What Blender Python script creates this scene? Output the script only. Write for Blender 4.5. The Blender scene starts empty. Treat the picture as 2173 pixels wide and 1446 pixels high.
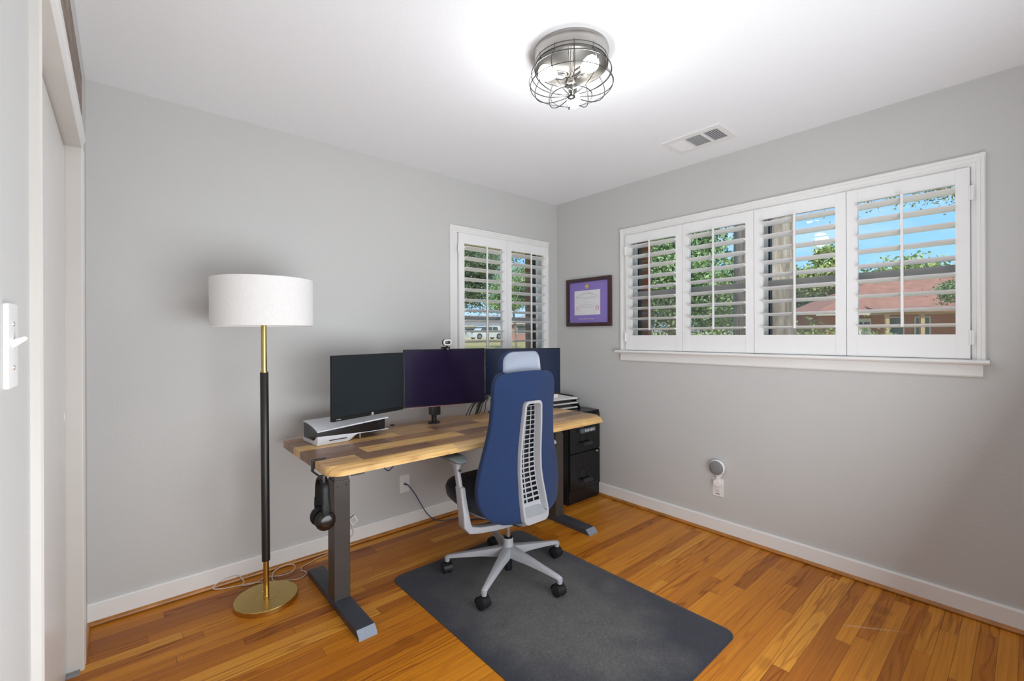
import bpy, bmesh, math, random
from math import sin, cos, pi, radians as R
from mathutils import Vector, Matrix

sc = bpy.context.scene
COL = sc.collection

# ------------------------------------------------------------------ camera
cam_d = bpy.data.cameras.new('camera'); cam = bpy.data.objects.new('camera', cam_d); COL.objects.link(cam)
YAW, ROLL = R(40.884), R(-0.2258)
fw = Vector((sin(YAW), cos(YAW), 0)); r0 = Vector((cos(YAW), -sin(YAW), 0)); u0 = Vector((0, 0, 1))
rt = r0*cos(ROLL) + u0*sin(ROLL); up = -r0*sin(ROLL) + u0*cos(ROLL)
mw = Matrix(((rt.x, up.x, -fw.x, -2.9206), (rt.y, up.y, -fw.y, -2.7616), (rt.z, up.z, -fw.z, 1.2911), (0, 0, 0, 1)))
cam.matrix_world = mw
cam_d.sensor_fit = 'HORIZONTAL'; cam_d.sensor_width = 36.0; cam_d.lens = 957.15/2173*36.0
cam_d.shift_y = -(723-711.04)/2173
cam_d.clip_start = 0.02; cam_d.clip_end = 400
sc.camera = cam

# ------------------------------------------------------------------ colour management
vs = sc.view_settings
vs.view_transform = 'Standard'; vs.look = 'None'; vs.gamma = 1.0; vs.use_curve_mapping = False
vs.exposure = 0.33
sc.cycles.use_denoising = True
sc.cycles.max_bounces = 12; sc.cycles.diffuse_bounces = 8; sc.cycles.glossy_bounces = 4
sc.cycles.transparent_max_bounces = 24
sc.cycles.sample_clamp_indirect = 8.0

# ------------------------------------------------------------------ node helpers
def new_mat(name):
    m = bpy.data.materials.new(name); m.use_nodes = True
    nt = m.node_tree
    for n in list(nt.nodes): nt.nodes.remove(n)
    out = nt.nodes.new('ShaderNodeOutputMaterial')
    bs = nt.nodes.new('ShaderNodeBsdfPrincipled')
    nt.links.new(bs.outputs[0], out.inputs[0])
    return m, nt, bs, out
class NT:
    def __init__(s, nt): s.nt = nt
    def _set(s, sock, v):
        if v is None: return
        if hasattr(v, 'default_value') or hasattr(v, 'is_linked'): s.nt.links.new(v, sock)
        else: sock.default_value = v
    def m(s, op, a, b=None, c=None, clamp=False):
        n = s.nt.nodes.new('ShaderNodeMath'); n.operation = op; n.use_clamp = clamp
        s._set(n.inputs[0], a); s._set(n.inputs[1], b)
        if c is not None: s._set(n.inputs[2], c)
        return n.outputs[0]
    def comb(s, x, y, z):
        n = s.nt.nodes.new('ShaderNodeCombineXYZ'); s._set(n.inputs[0], x); s._set(n.inputs[1], y); s._set(n.inputs[2], z); return n.outputs[0]
    def sep(s, v):
        n = s.nt.nodes.new('ShaderNodeSeparateXYZ'); s._set(n.inputs[0], v); return n.outputs
    def coord(s, k='Object'):
        return s.nt.nodes.new('ShaderNodeTexCoord').outputs[k]
    def noise(s, v, scale, detail=3, rough=.5, dist=0):
        n = s.nt.nodes.new('ShaderNodeTexNoise'); s._set(n.inputs['Vector'], v); n.inputs['Scale'].default_value = scale
        n.inputs['Detail'].default_value = detail; n.inputs['Roughness'].default_value = rough; n.inputs['Distortion'].default_value = dist
        return n.outputs['Fac']
    def white(s, v):
        n = s.nt.nodes.new('ShaderNodeTexWhiteNoise'); n.noise_dimensions = '3D'; s._set(n.inputs['Vector'], v); return n.outputs['Value']
    def mapr(s, v, a, b, c=0., d=1.):
        n = s.nt.nodes.new('ShaderNodeMapRange'); s._set(n.inputs[0], v)
        for i, x in enumerate((a, b, c, d)): n.inputs[i+1].default_value = x
        return n.outputs[0]
    def ramp(s, v, stops, interp='LINEAR'):
        n = s.nt.nodes.new('ShaderNodeValToRGB'); s._set(n.inputs[0], v); cr = n.color_ramp; cr.interpolation = interp
        cr.elements[0].position = stops[0][0]; cr.elements[0].color = (*stops[0][1], 1)
        cr.elements[1].position = stops[-1][0]; cr.elements[1].color = (*stops[-1][1], 1)
        for p, c in stops[1:-1]:
            e = cr.elements.new(p); e.color = (*c, 1)
        return n.outputs[0]
    def mix(s, f, a, b, mode='MIX'):
        n = s.nt.nodes.new('ShaderNodeMix'); n.data_type = 'RGBA'; n.blend_type = mode
        s._set(n.inputs[0], f)
        for k, v in ((6, a), (7, b)):
            if isinstance(v, tuple): v = (*v, 1) if len(v) == 3 else v
            s._set(n.inputs[k], v)
        return n.outputs[2]
    def bump(s, h, strength, dist, bs):
        n = s.nt.nodes.new('ShaderNodeBump'); n.inputs['Strength'].default_value = strength; n.inputs['Distance'].default_value = dist
        s._set(n.inputs['Height'], h); s.nt.links.new(n.outputs[0], bs.inputs['Normal'])

def mat(name, col, rough=.5, metal=0., var=0., vscale=8., bump=0., bscale=200., bdist=.001, coat=0., spec=None, emis=None, estr=0, sheen=0, aniso=0, stretch=None, trans=0):
    m, nt, bs, out = new_mat(name); N = NT(nt)
    co = N.coord()
    if stretch:
        mp = nt.nodes.new('ShaderNodeMapping'); mp.inputs['Scale'].default_value = stretch; nt.links.new(co, mp.inputs[0]); co = mp.outputs[0]
    if var > 0:
        f = N.noise(co, vscale, 4)
        c2 = tuple(max(0, c*(1-var)) for c in col); c3 = tuple(min(1, c*(1+var)) for c in col)
        nt.links.new(N.mix(N.mapr(f, .3, .7), c2, c3), bs.inputs['Base Color'])
    else: bs.inputs['Base Color'].default_value = (*col, 1)
    bs.inputs['Roughness'].default_value = rough; bs.inputs['Metallic'].default_value = metal
    bs.inputs['Coat Weight'].default_value = coat; bs.inputs['Coat Roughness'].default_value = .15
    if spec is not None: bs.inputs['Specular IOR Level'].default_value = spec
    if sheen: bs.inputs['Sheen Weight'].default_value = sheen
    if aniso: bs.inputs['Anisotropic'].default_value = aniso
    if trans: bs.inputs['Transmission Weight'].default_value = trans
    if bump: N.bump(N.noise(co, bscale, 2), bump, bdist, bs)
    if emis: bs.inputs['Emission Color'].default_value = (*emis, 1); bs.inputs['Emission Strength'].default_value = estr
    return m

# ------------------------------------------------------------------ world sky (daylight with thin clouds) and sun
w = bpy.data.worlds.new('sky'); sc.world = w; w.use_nodes = True
nt = w.node_tree
for n in list(nt.nodes): nt.nodes.remove(n)
N = NT(nt)
wo = nt.nodes.new('ShaderNodeOutputWorld'); bg = nt.nodes.new('ShaderNodeBackground'); nt.links.new(bg.outputs[0], wo.inputs[0])
gc = N.coord('Generated'); gx, gy, gz = N.sep(gc)
skyc = N.ramp(N.m('MAXIMUM', gz, 0.0), [(0, (.46, .68, .90)), (.12, (.30, .58, .90)), (.35, (.14, .40, .84)), (1, (.07, .24, .68))])
cl = N.noise(N.comb(gx, gy, N.m('MULTIPLY', gz, 5.0)), 2.6, 7, .6, .4)
skyc = N.mix(N.m('MULTIPLY', N.mapr(cl, .42, .85), .55), skyc, (.85, .9, .95))
nt.links.new(skyc, bg.inputs[0]); bg.inputs[1].default_value = 1.12
sun_d = bpy.data.lights.new('sun', 'SUN'); sun_d.energy = 4.6; sun_d.angle = R(1.2); sun_d.color = (1, .95, .86)
sun = bpy.data.objects.new('sun', sun_d); COL.objects.link(sun)
sd = Vector((.52, .50, -.92)).normalized()       # sun stands high behind the house corner
sun.rotation_euler = sd.to_track_quat('-Z', 'Y').to_euler(); sun.location = (-10, -10, 20)
BULB = 17.0; LAMP_FILL_W = 4.0
# added soft fill light behind the camera
fl_d = bpy.data.lights.new('soft_fill', 'AREA'); fl_d.shape = 'RECTANGLE'; fl_d.size = 2.0; fl_d.size_y = 1.9; fl_d.energy = 67; fl_d.color = (.905, .955, 1)
fl = bpy.data.objects.new('soft_fill', fl_d); COL.objects.link(fl); fl.location = (-1.88, -3.02, 1.15)
fl.rotation_euler = Vector((-.12, 1, .42)).normalized().to_track_quat('-Z', 'Y').to_euler()

# ------------------------------------------------------------------ materials
def wall_mat(name, col, rough=.75, bs_=.25):
    m, nt, bs, out = new_mat(name); N = NT(nt); co = N.coord()
    v = N.noise(co, 1.3, 3)
    nt.links.new(N.mix(v, tuple(c*.98 for c in col), tuple(c*1.02 for c in col)), bs.inputs['Base Color'])
    bs.inputs['Roughness'].default_value = rough
    h = N.m('ADD', N.noise(co, 110, 2, .6), N.m('MULTIPLY', N.noise(co, 28, 2), .8))
    N.bump(h, bs_, .0016, bs)
    return m
M_wall = wall_mat('greige_paint', (.555, .555, .545), .5, .45)
M_ceil = wall_mat('ceiling_paint', (.865, .875, .90), .7, .6)
M_trim = mat('white_trim_paint', (.80, .795, .78), .28, var=.02, vscale=6)
M_shut = mat('white_shutter_paint', (.83, .83, .83), .32, var=.01)
M_plast = mat('white_plastic', (.82, .81, .80), .3, var=.01)
M_chrome = mat('satin_nickel', (.40, .385, .36), .24, 1., var=.03, vscale=20)
M_chromewire = mat('nickel_wire', (.10, .098, .092), .35, 1., var=.03)
M_brass = mat('brushed_brass', (.60, .43, .15), .27, 1., var=.03, vscale=60, stretch=(1, 1, .15), aniso=.4)
M_black = mat('black_plastic', (.009, .009, .010), .42, var=.15, spec=.3)
M_blackm = mat('matte_black_metal', (.02, .018, .017), .42, var=.1)
M_shade = mat('white_linen_shade', (.84, .83, .82), .85, var=.03, vscale=180, bump=.3, bscale=500, stretch=(1, 1, .3))
M_screen1 = mat('dark_screen', (.022, .027, .032), .28, var=.1, vscale=2, spec=.05)
M_screen2 = mat('violet_reflection_screen', (.021, .014, .042), .24, var=.2, vscale=2, spec=.05)  # violet tint paints reflections into the colour of a black screen
M_screen3 = mat('blue_reflection_screen', (.012, .020, .050), .24, var=.2, vscale=2, spec=.05)  # blue in the base colour stands for reflections on black glass
M_legmetal = mat('grey_leg_metal', (.058, .048, .044), .45, .1, var=.05, bump=.1, bscale=900)
M_footmetal = mat('slate_foot_metal', (.055, .062, .078), .45, .2, var=.05, bump=.1, bscale=900)
M_cabinet = mat('black_cabinet_metal', (.010, .010, .011), .26, 0, var=.1, spec=.35)
M_cabtrim = mat('graphite_pull', (.045, .048, .055), .3, .5, var=.05)
M_navy = mat('navy_fabric', (.0080, .026, .088), .95, var=.07, vscale=90, bump=.5, bscale=900, bdist=.0006, sheen=.06)
M_navyd = mat('dark_navy_seat', (.008, .010, .022), .7, var=.2, vscale=60, bump=.3, bscale=700, sheen=.1)
M_cgrey = mat('pale_grey_plastic', (.36, .365, .39), .42, var=.03, bump=.1, bscale=1200)
M_cgreyd = mat('mid_grey_plastic', (.22, .225, .24), .42, var=.03)
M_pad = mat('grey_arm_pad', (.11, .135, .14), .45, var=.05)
M_rubber = mat('black_rubber', (.010, .011, .014), .45, var=.1)
M_slot = mat('dark_recess', (.004, .004, .006), .7, var=.1)
M_louver = M_shut
M_paper = mat('white_paper', (.88, .87, .88), .7, var=.01)
M_gold = mat('gold_foil', (.75, .55, .22), .35, .8, var=.1)
M_frame = mat('dark_cherry_wood', (.045, .012, .014), .28, var=.4, vscale=30, coat=.4, stretch=(1, 1, 6))
M_matp = mat('purple_mat_board', (.31, .23, .62), .8, var=.03)
M_ink = mat('grey_ink', (.25, .24, .25), .8, var=.05)
M_pinkink = mat('red_seal_ink', (.62, .22, .30), .8, var=.1)
M_cordw = mat('cream_cord', (.62, .52, .42), .5, var=.05)
M_blue = mat('blue_cable', (.03, .055, .16), .4, var=.1)
M_cblack = mat('black_cable', (.006, .006, .010), .4, var=.1)
M_speaker = mat('grey_mesh_fabric', (.22, .22, .23), .9, var=.15, vscale=400, bump=.4, bscale=1500)
M_silver = mat('silver_metal', (.7, .7, .7), .25, 1., var=.05)
M_psw = mat('console_white', (.74, .76, .82), .35, var=.01)
M_psk = mat('console_black', (.010, .010, .012), .14, var=.1)
M_glassball = mat('lit_bulb_glass', (.9, .9, .9), .3, emis=(.92, .955, 1), estr=BULB, var=.01)

def glass_mat(name, col, ior):
    m = bpy.data.materials.new(name); m.use_nodes = True; nt = m.node_tree
    for n in list(nt.nodes): nt.nodes.remove(n)
    out = nt.nodes.new('ShaderNodeOutputMaterial'); t = nt.nodes.new('ShaderNodeBsdfTransparent'); g = nt.nodes.new('ShaderNodeBsdfGlossy')
    t.inputs[0].default_value = (*col, 1); g.inputs['Roughness'].default_value = .02
    mx = nt.nodes.new('ShaderNodeMixShader'); lw = nt.nodes.new('ShaderNodeFresnel'); lw.inputs[0].default_value = ior
    nt.links.new(lw.outputs[0], mx.inputs[0]); nt.links.new(t.outputs[0], mx.inputs[1]); nt.links.new(g.outputs[0], mx.inputs[2]); nt.links.new(mx.outputs[0], out.inputs[0])
    return m
M_glass = glass_mat('window_glass', (.96, .98, .97), 1.35)
M_pglass = glass_mat('picture_glass', (1, 1, 1), 1.12)
def mesh_mat():
    m = bpy.data.materials.new('insect_mesh'); m.use_nodes = True; nt = m.node_tree
    for n in list(nt.nodes): nt.nodes.remove(n)
    out = nt.nodes.new('ShaderNodeOutputMaterial'); t = nt.nodes.new('ShaderNodeBsdfTransparent'); g = nt.nodes.new('ShaderNodeBsdfDiffuse'); g.inputs[0].default_value = (.30, .30, .31, 1)
    mx = nt.nodes.new('ShaderNodeMixShader'); mx.inputs[0].default_value = .22
    nt.links.new(t.outputs[0], mx.inputs[1]); nt.links.new(g.outputs[0], mx.inputs[2]); nt.links.new(mx.outputs[0], out.inputs[0]); return m
M_screenmesh = mesh_mat()

def plank_mat(name, wid, length, stops, seam_col, rough, coat, seed=0., grain=.5, swap=False, seam=.0009, contrast=.35, stain=False):
    m, nt, bs, out = new_mat(name); N = NT(nt)
    x, y, z = N.sep(N.coord())
    yy = N.m('DIVIDE', N.m('ADD', y, 50.0+seed), wid); row = N.m('FLOOR', yy); fy = N.m('FRACT', yy)
    rr = N.white(N.comb(row, seed+3.1, 7.7))
    ln = N.m('MULTIPLY', N.m('ADD', .65, N.m('MULTIPLY', rr, .8)), length)
    xx = N.m('DIVIDE', N.m('ADD', N.m('ADD', x, 50.0), N.m('MULTIPLY', rr, 9.0)), ln); colm = N.m('FLOOR', xx); fx = N.m('FRACT', xx)
    idv = N.white(N.comb(row, colm, seed)); id2 = N.white(N.comb(colm, row, seed+5.5))
    off = N.m('MULTIPLY', idv, 40.0)
    # fine grain and broad cathedral figure
    g1 = N.noise(N.comb(N.m('ADD', N.m('MULTIPLY', x, 3.0), off), N.m('MULTIPLY', y, 130.0), off), 1.0, 4, .6, .4)
    warp = N.noise(N.comb(N.m('ADD', N.m('MULTIPLY', x, 1.15), off), N.m('MULTIPLY', y, 13.0), off), 1.0, 2, .45, .2)
    rings = N.m('SINE', N.m('ADD', N.m('MULTIPLY', warp, 52.0), N.m('MULTIPLY', y, 90.0)))
    rings = N.mapr(rings, .2, 1.0)
    base = N.ramp(idv, stops)
    dark = N.mix(1.0, base, (.52, .40, .34), 'MULTIPLY')
    f = N.m('ADD', N.m('MULTIPLY', N.mapr(g1, .38, .75), contrast), N.m('MULTIPLY', N.m('MULTIPLY', rings, N.mapr(id2, .35, .9)), grain), clamp=True)
    c = N.mix(f, base, dark)
    big = N.noise(N.comb(x, y, 0.0), 1.1, 4, .6)
    c = N.mix(N.m('MULTIPLY', N.mapr(big, .5, .75), .22), c, N.mix(1.0, c, (.66, .55, .5), 'MULTIPLY'))
    dy = N.m('MULTIPLY', N.m('MINIMUM', fy, N.m('SUBTRACT', 1.0, fy)), wid)
    dx = N.m('MULTIPLY', N.m('MINIMUM', fx, N.m('SUBTRACT', 1.0, fx)), ln)
    d = N.m('MINIMUM', dy, dx)
    sm = N.mapr(d, seam*.4, seam*1.6, 1.0, 0.0)
    sm = N.m('MULTIPLY', sm, N.mapr(id2, 0, 1, .45, 1.0))
    c = N.mix(sm, c, seam_col)
    if stain:   # worn scuff line and dark water marks near the right wall
        lx = N.m('ADD', N.m('MULTIPLY', N.m('SUBTRACT', x, -.60), .20), N.m('MULTIPLY', N.m('SUBTRACT', y, -2.38), .98))
        def blob(cx, cy, rx, ry):
            a = N.m('POWER', N.m('DIVIDE', N.m('SUBTRACT', x, cx), rx), 2.0); b = N.m('POWER', N.m('DIVIDE', N.m('SUBTRACT', y, cy), ry), 2.0)
            e = N.m('ADD', N.m('ADD', a, b), N.m('MULTIPLY', N.m('SUBTRACT', N.noise(N.comb(x, y, 0.0), 22, 3), .5), 1.6))
            return N.mapr(e, .2, 1.1, 1.0, 0.0)
        for b in ((-.245, -2.29, .05, .06), (-.36, -2.30, .06, .03), (-1.02, -2.07, .05, .03), (-2.02, -1.02, .05, .03)):
            c = N.mix(N.m('MULTIPLY', blob(*b), .4), c, N.mix(1.0, c, (.42, .36, .28), 'MULTIPLY'))
        for (ax, ay, bx, by) in ((-.515, -2.20, -.35, -2.42),):
            L = math.hypot(bx-ax, by-ay); ux, uy = (bx-ax)/L, (by-ay)/L
            px = N.m('SUBTRACT', x, ax); py = N.m('SUBTRACT', y, ay)
            t = N.m('ADD', N.m('MULTIPLY', px, ux), N.m('MULTIPLY', py, uy))
            s = N.m('ABSOLUTE', N.m('ADD', N.m('MULTIPLY', px, -uy), N.m('MULTIPLY', py, ux)))
            f2 = N.m('MULTIPLY', N.mapr(s, .001, .007, 1.0, 0.0), N.m('MULTIPLY', N.mapr(t, 0, .03), N.mapr(t, L-.12, L, 1.0, 0.0)))
            c = N.mix(N.m('MULTIPLY', f2, .4), c, (.72, .55, .42))
    nt.links.new(c, bs.inputs['Base Color'])
    nt.links.new(N.m('ADD', rough, N.m('MULTIPLY', f, .08)), bs.inputs['Roughness'])
    bs.inputs['Coat Weight'].default_value = coat; bs.inputs['Coat Roughness'].default_value = .2; bs.inputs['Specular IOR Level'].default_value = .27
    N.bump(N.m('ADD', N.m('MULTIPLY', sm, -1.0), N.m('MULTIPLY', g1, -.12)), .35, .0012, bs)
    return m
M_floor = plank_mat('oak_strip_floor', .0571, 1.1, [(0, (.37, .115, .010)), (.15, (.50, .170, .012)), (.5, (.58, .210, .014)), (.85, (.65, .255, .020)), (1, (.74, .34, .045))],
                    (.10, .032, .005), .36, .03, 0., .66, contrast=.6, stain=True)
def stave_mat():
    m, nt, bs, out = new_mat('reclaimed_stave_desktop'); N = NT(nt); x, y, z = N.sep(N.coord())
    t = N.m('DIVIDE', N.m('ADD', x, 2.27), 1.87)
    Y_, T_, Wn, Br, S_ = (.80, .52, .20), (.55, .345, .165), (.27, .155, .10), (.42, .255, .14), (.68, .45, .21)
    rows = [(-.142, -.225, [(0, Br), (.10, Wn), (.28, Br), (.50, T_), (.8, Br)]), (-.225, -.335, [(0, Wn), (.15, T_), (.42, Br), (.60, T_), (.85, Br)]),
            (-.335, -.44, [(0, Y_), (.28, T_), (.40, Wn), (.58, S_), (.86, T_)]), (-.44, -.553, [(0, Wn), (.225, Br), (.44, T_), (.62, Wn), (.82, Y_)]),
            (-.553, -.668, [(0, Wn), (.128, Y_), (.43, Wn), (.66, S_), (.80, Wn)]), (-.668, -.78, [(0, S_), (.09, Wn), (.30, Br), (.50, S_), (.84, T_)]), (-.78, -.95, [(0, Y_), (.34, S_), (.60, Y_)])]
    c = None; idv = None
    for k, (y1, y0_, st) in enumerate(rows):
        rc = N.ramp(t, [(p, q_) for p, q_ in st], 'CONSTANT')
        off = N.ramp(t, [(p, ((k*7+i*3) % 11/11.,)*3) for i, (p, q_) in enumerate(st)], 'CONSTANT')
        if c is None: c, idv = rc, off
        else:
            f = N.m('LESS_THAN', y, y1); c = N.mix(f, c, rc); idv = N.mix(f, idv, off)
    o_ = N.m('MULTIPLY', N.sep(idv)[0], 30.0)
    g1 = N.noise(N.comb(N.m('ADD', N.m('MULTIPLY', x, 2.5), o_), N.m('MULTIPLY', y, 70.0), o_), 1.0, 5, .62, .5)
    warp = N.noise(N.comb(N.m('ADD', N.m('MULTIPLY', x, 1.6), o_), N.m('MULTIPLY', y, 9.0), o_), 1.0, 3, .5, .3)
    rings = N.mapr(N.m('SINE', N.m('MULTIPLY', warp, 46.0)), .1, 1.0)
    saw = N.mapr(N.m('SINE', N.m('ADD', N.m('MULTIPLY', x, 520.0), N.m('MULTIPLY', g1, 9.0))), .3, 1.0)
    dk = N.mix(1.0, c, (.62, .50, .44), 'MULTIPLY'); lt = N.mix(1.0, c, (1.22, 1.18, 1.1), 'MULTIPLY')
    c = N.mix(N.m('ADD', N.m('MULTIPLY', N.mapr(g1, .42, .66), .8), N.m('MULTIPLY', rings, .3), clamp=True), c, dk)
    c = N.mix(N.m('MULTIPLY', N.mapr(N.noise(N.comb(N.m('MULTIPLY', x, 3.0), N.m('MULTIPLY', y, 12.0), o_), 1.0, 3), .5, .8), .5), c, lt)
    c = N.mix(N.m('MULTIPLY', N.m('MULTIPLY', saw, N.mapr(N.noise(N.comb(x, N.m('MULTIPLY', y, 2.0), o_), 3.0, 2), .52, .66)), .22), c, dk)
    nt.links.new(c, bs.inputs['Base Color']); bs.inputs['Roughness'].default_value = .36; bs.inputs['Coat Weight'].default_value = .08
    N.bump(g1, .15, .0008, bs); return m
M_desk = stave_mat()
M_shoe = mat('oak_shoe_moulding', (.42, .17, .035), .3, var=.3, vscale=12, stretch=(1, 1, 5), coat=.05)

def carpet_mat():
    m, nt, bs, out = new_mat('charcoal_felt_mat'); N = NT(nt); co = N.coord(); x, y, z = N.sep(co)
    # worn paler middle where the chair rolls, dark clean border
    ex = N.m('POWER', N.m('DIVIDE', N.m('ADD', x, 0.0), .43), 2.0); ey = N.m('POWER', N.m('DIVIDE', y, .68), 2.0)
    e = N.m('ADD', N.m('ADD', ex, ey), N.m('MULTIPLY', N.m('SUBTRACT', N.noise(co, 5, 4), .5), 1.5))
    worn = N.mapr(e, .25, 1.15, 1.0, 0.0)
    fib = N.noise(N.comb(N.m('MULTIPLY', x, 1.0), y, 0.0), 120, 5, .75, 2.0)
    blot = N.noise(co, 9, 4, .6)
    c = N.mix(worn, (.011, .0125, .022), (.064, .062, .060))
    c = N.mix(N.m('MULTIPLY', N.mapr(blot, .35, .7), .5), c, N.mix(1.0, c, (.55, .55, .6), 'MULTIPLY'))
    c = N.mix(N.m('MULTIPLY', N.mapr(fib, .50, .64), .85), c, N.mix(1.0, c, (2.7, 2.7, 2.7), 'MULTIPLY'))
    nt.links.new(c, bs.inputs['Base Color']); bs.inputs['Roughness'].default_value = .95
    bs.inputs['Sheen Weight'].default_value = .15
    N.bump(fib, .6, .0015, bs)
    return m
M_felt = carpet_mat()

# ------------------------------------------------------------------ mesh builder
class B:
    def __init__(s): s.bm = bmesh.new()
    def box(s, x0, x1, y0, y1, z0, z1, bev=0., seg=2, mtx=None):
        b = bmesh.new(); bmesh.ops.create_cube(b, size=1)
        bmesh.ops.scale(b, vec=(abs(x1-x0), abs(y1-y0), abs(z1-z0)), verts=b.verts)
        bmesh.ops.translate(b, vec=((x0+x1)/2, (y0+y1)/2, (z0+z1)/2), verts=b.verts)
        if bev > 0: bmesh.ops.bevel(b, geom=b.edges[:], offset=bev, segments=seg, profile=.7, affect='EDGES')
        return s._join(b, mtx)
    def _join(s, b, mtx=None):
        if mtx is not None: bmesh.ops.transform(b, matrix=mtx, verts=b.verts)
        me = bpy.data.meshes.new('t'); b.to_mesh(me); b.free(); s.bm.from_mesh(me); bpy.data.meshes.remove(me); return s
    def loft(s, loops, cap=True, closed=True):
        vs = [[s.bm.verts.new(p) for p in lp] for lp in loops]; n = len(loops[0])
        for a, b in zip(vs, vs[1:]):
            for i in range(n if closed else n-1):
                j = (i+1) % n
                try: s.bm.faces.new((a[i], a[j], b[j], b[i]))
                except ValueError: pass
        if cap and closed:
            s.bm.faces.new(vs[0][::-1]); s.bm.faces.new(vs[-1])
        return s
    def lathe(s, prof, c=(0, 0, 0), seg=32, axis=(0, 0, 1), cap=True):
        q = Vector((0, 0, 1)).rotation_difference(Vector(axis).normalized()); c = Vector(c)
        loops = [[c + q @ Vector((r*cos(2*pi*i/seg), r*sin(2*pi*i/seg), z)) for i in range(seg)] for r, z in prof]
        return s.loft(loops, cap)
    def cyl(s, p0, p1, r, r1=None, seg=20):
        p0, p1 = Vector(p0), Vector(p1); L = (p1-p0).length
        return s.lathe([(r, 0), (r if r1 is None else r1, L)], p0, seg, p1-p0)
    def tube(s, pts, r, seg=8, closed=False, sub=6, flat=1.0):
        P = [Vector(p) for p in pts]; n = len(P); Q = []
        if sub > 1 and n > 2:
            rng = range(n if closed else n-1)
            for i in rng:
                p0 = P[(i-1) % n] if (closed or i > 0) else P[i]; p1 = P[i]; p2 = P[(i+1) % n]; p3 = P[(i+2) % n] if (closed or i+2 < n) else p2
                for k in range(sub):
                    t = k/sub
                    Q.append(.5*((2*p1) + (-p0+p2)*t + (2*p0-5*p1+4*p2-p3)*t*t + (-p0+3*p1-3*p2+p3)*t**3))
            if not closed: Q.append(P[-1])
        else: Q = P
        m = len(Q); T = []
        for i in range(m):
            a = Q[(i-1) % m] if (closed or i > 0) else Q[i]; b = Q[(i+1) % m] if (closed or i < m-1) else Q[i]
            T.append((b-a).normalized())
        nrm = T[0].orthogonal().normalized(); loops = []
        for i in range(m):
            if i: nrm = (T[i-1].rotation_difference(T[i]) @ nrm)
            bn = T[i].cross(nrm).normalized(); nrm = bn.cross(T[i]).normalized()
            loops.append([Q[i] + nrm*cos(2*pi*k/seg)*r + bn*sin(2*pi*k/seg)*r*flat for k in range(seg)])
        if closed: loops.append(loops[0]); return s.loft(loops, False)
        return s.loft(loops)
    def prism(s, poly, d0, d1, axis='z', bev=0., mtx=None):
        b = bmesh.new()
        f = {'z': lambda u, v, d: (u, v, d), 'y': lambda u, v, d: (u, d, v), 'x': lambda u, v, d: (d, u, v)}[axis]
        lo = [b.verts.new(f(u, v, d0)) for u, v in poly]; hi = [b.verts.new(f(u, v, d1)) for u, v in poly]
        b.faces.new(lo[::-1]); b.faces.new(hi); n = len(poly)
        for i in range(n): b.faces.new((lo[i], lo[(i+1) % n], hi[(i+1) % n], hi[i]))
        bmesh.ops.recalc_face_normals(b, faces=b.faces)
        if bev > 0:
            es = [e for e in b.edges if e.calc_face_angle(0) > .5]
            bmesh.ops.bevel(b, geom=es, offset=bev, segments=2, profile=.7, affect='EDGES')
        return s._join(b, mtx)
    def sphere(s, c, r, sx=1, sy=1, sz=1, seg=20):
        b = bmesh.new(); bmesh.ops.create_uvsphere(b, u_segments=seg, v_segments=seg//2, radius=r)
        bmesh.ops.scale(b, vec=(sx, sy, sz), verts=b.verts); bmesh.ops.translate(b, vec=c, verts=b.verts); return s._join(b)
    def grid(s, rows):
        vs = [[s.bm.verts.new(p) for p in rw] for rw in rows]
        for a, b in zip(vs, vs[1:]):
            for i in range(len(a)-1): s.bm.faces.new((a[i], a[i+1], b[i+1], b[i]))
        return s
    def xf(s, mtx): bmesh.ops.transform(s.bm, matrix=mtx, verts=s.bm.verts); return s
    def make(s, name, m, parent=None, smooth=35, mods=None, label=None, recalc=True):
        if recalc: bmesh.ops.recalc_face_normals(s.bm, faces=s.bm.faces)
        me = bpy.data.meshes.new(name); s.bm.to_mesh(me); s.bm.free()
        if m: me.materials.append(m)
        o = bpy.data.objects.new(name, me); COL.objects.link(o)
        if parent: o.parent = parent
        if smooth:
            for p in me.polygons: p.use_smooth = True
            if smooth < 180:
                try: me.set_sharp_from_angle(angle=R(smooth))
                except Exception: pass
        for k, kw in (mods or []):
            md = o.modifiers.new(k.lower(), k)
            for a, b in kw.items(): setattr(md, a, b)
        if label: o['label'] = label
        return o
def tag(o, label=None, cat=None, group=None, kind=None):
    if label: o['label'] = label
    if cat: o['category'] = cat
    if group: o['group'] = group
    if kind: o['kind'] = kind
    return o
def thing(name, label, cat, loc=(0, 0, 0), rz=0., group=None):
    o = bpy.data.objects.new(name, None); o.empty_display_size = .05; COL.objects.link(o)
    o.location = loc; o.rotation_euler = (0, 0, rz); return tag(o, label, cat, group)
def struct(o): o['kind'] = 'structure'; return o
def rrect(x0, x1, y0, y1, r, seg=6):
    rs = r if isinstance(r, (list, tuple)) else (r,)*4; pts = []
    for (cx, cy, a, q) in ((x1, y1, 0, rs[0]), (x0, y1, 90, rs[1]), (x0, y0, 180, rs[2]), (x1, y0, 270, rs[3])):
        ox = cx - q if cx == x1 else cx + q; oy = cy - q if cy == y1 else cy + q
        for k in range(seg+1):
            t = R(a + 90*k/seg); pts.append((ox + q*cos(t), oy + q*sin(t)))
    return pts
def selli(w, h, n=28, p=2.6):
    out = []
    for i in range(n):
        t = 2*pi*i/n; c, s_ = cos(t), sin(t)
        out.append((w*math.copysign(abs(c)**(2/p), c), h*math.copysign(abs(s_)**(2/p), s_)))
    return out
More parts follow.
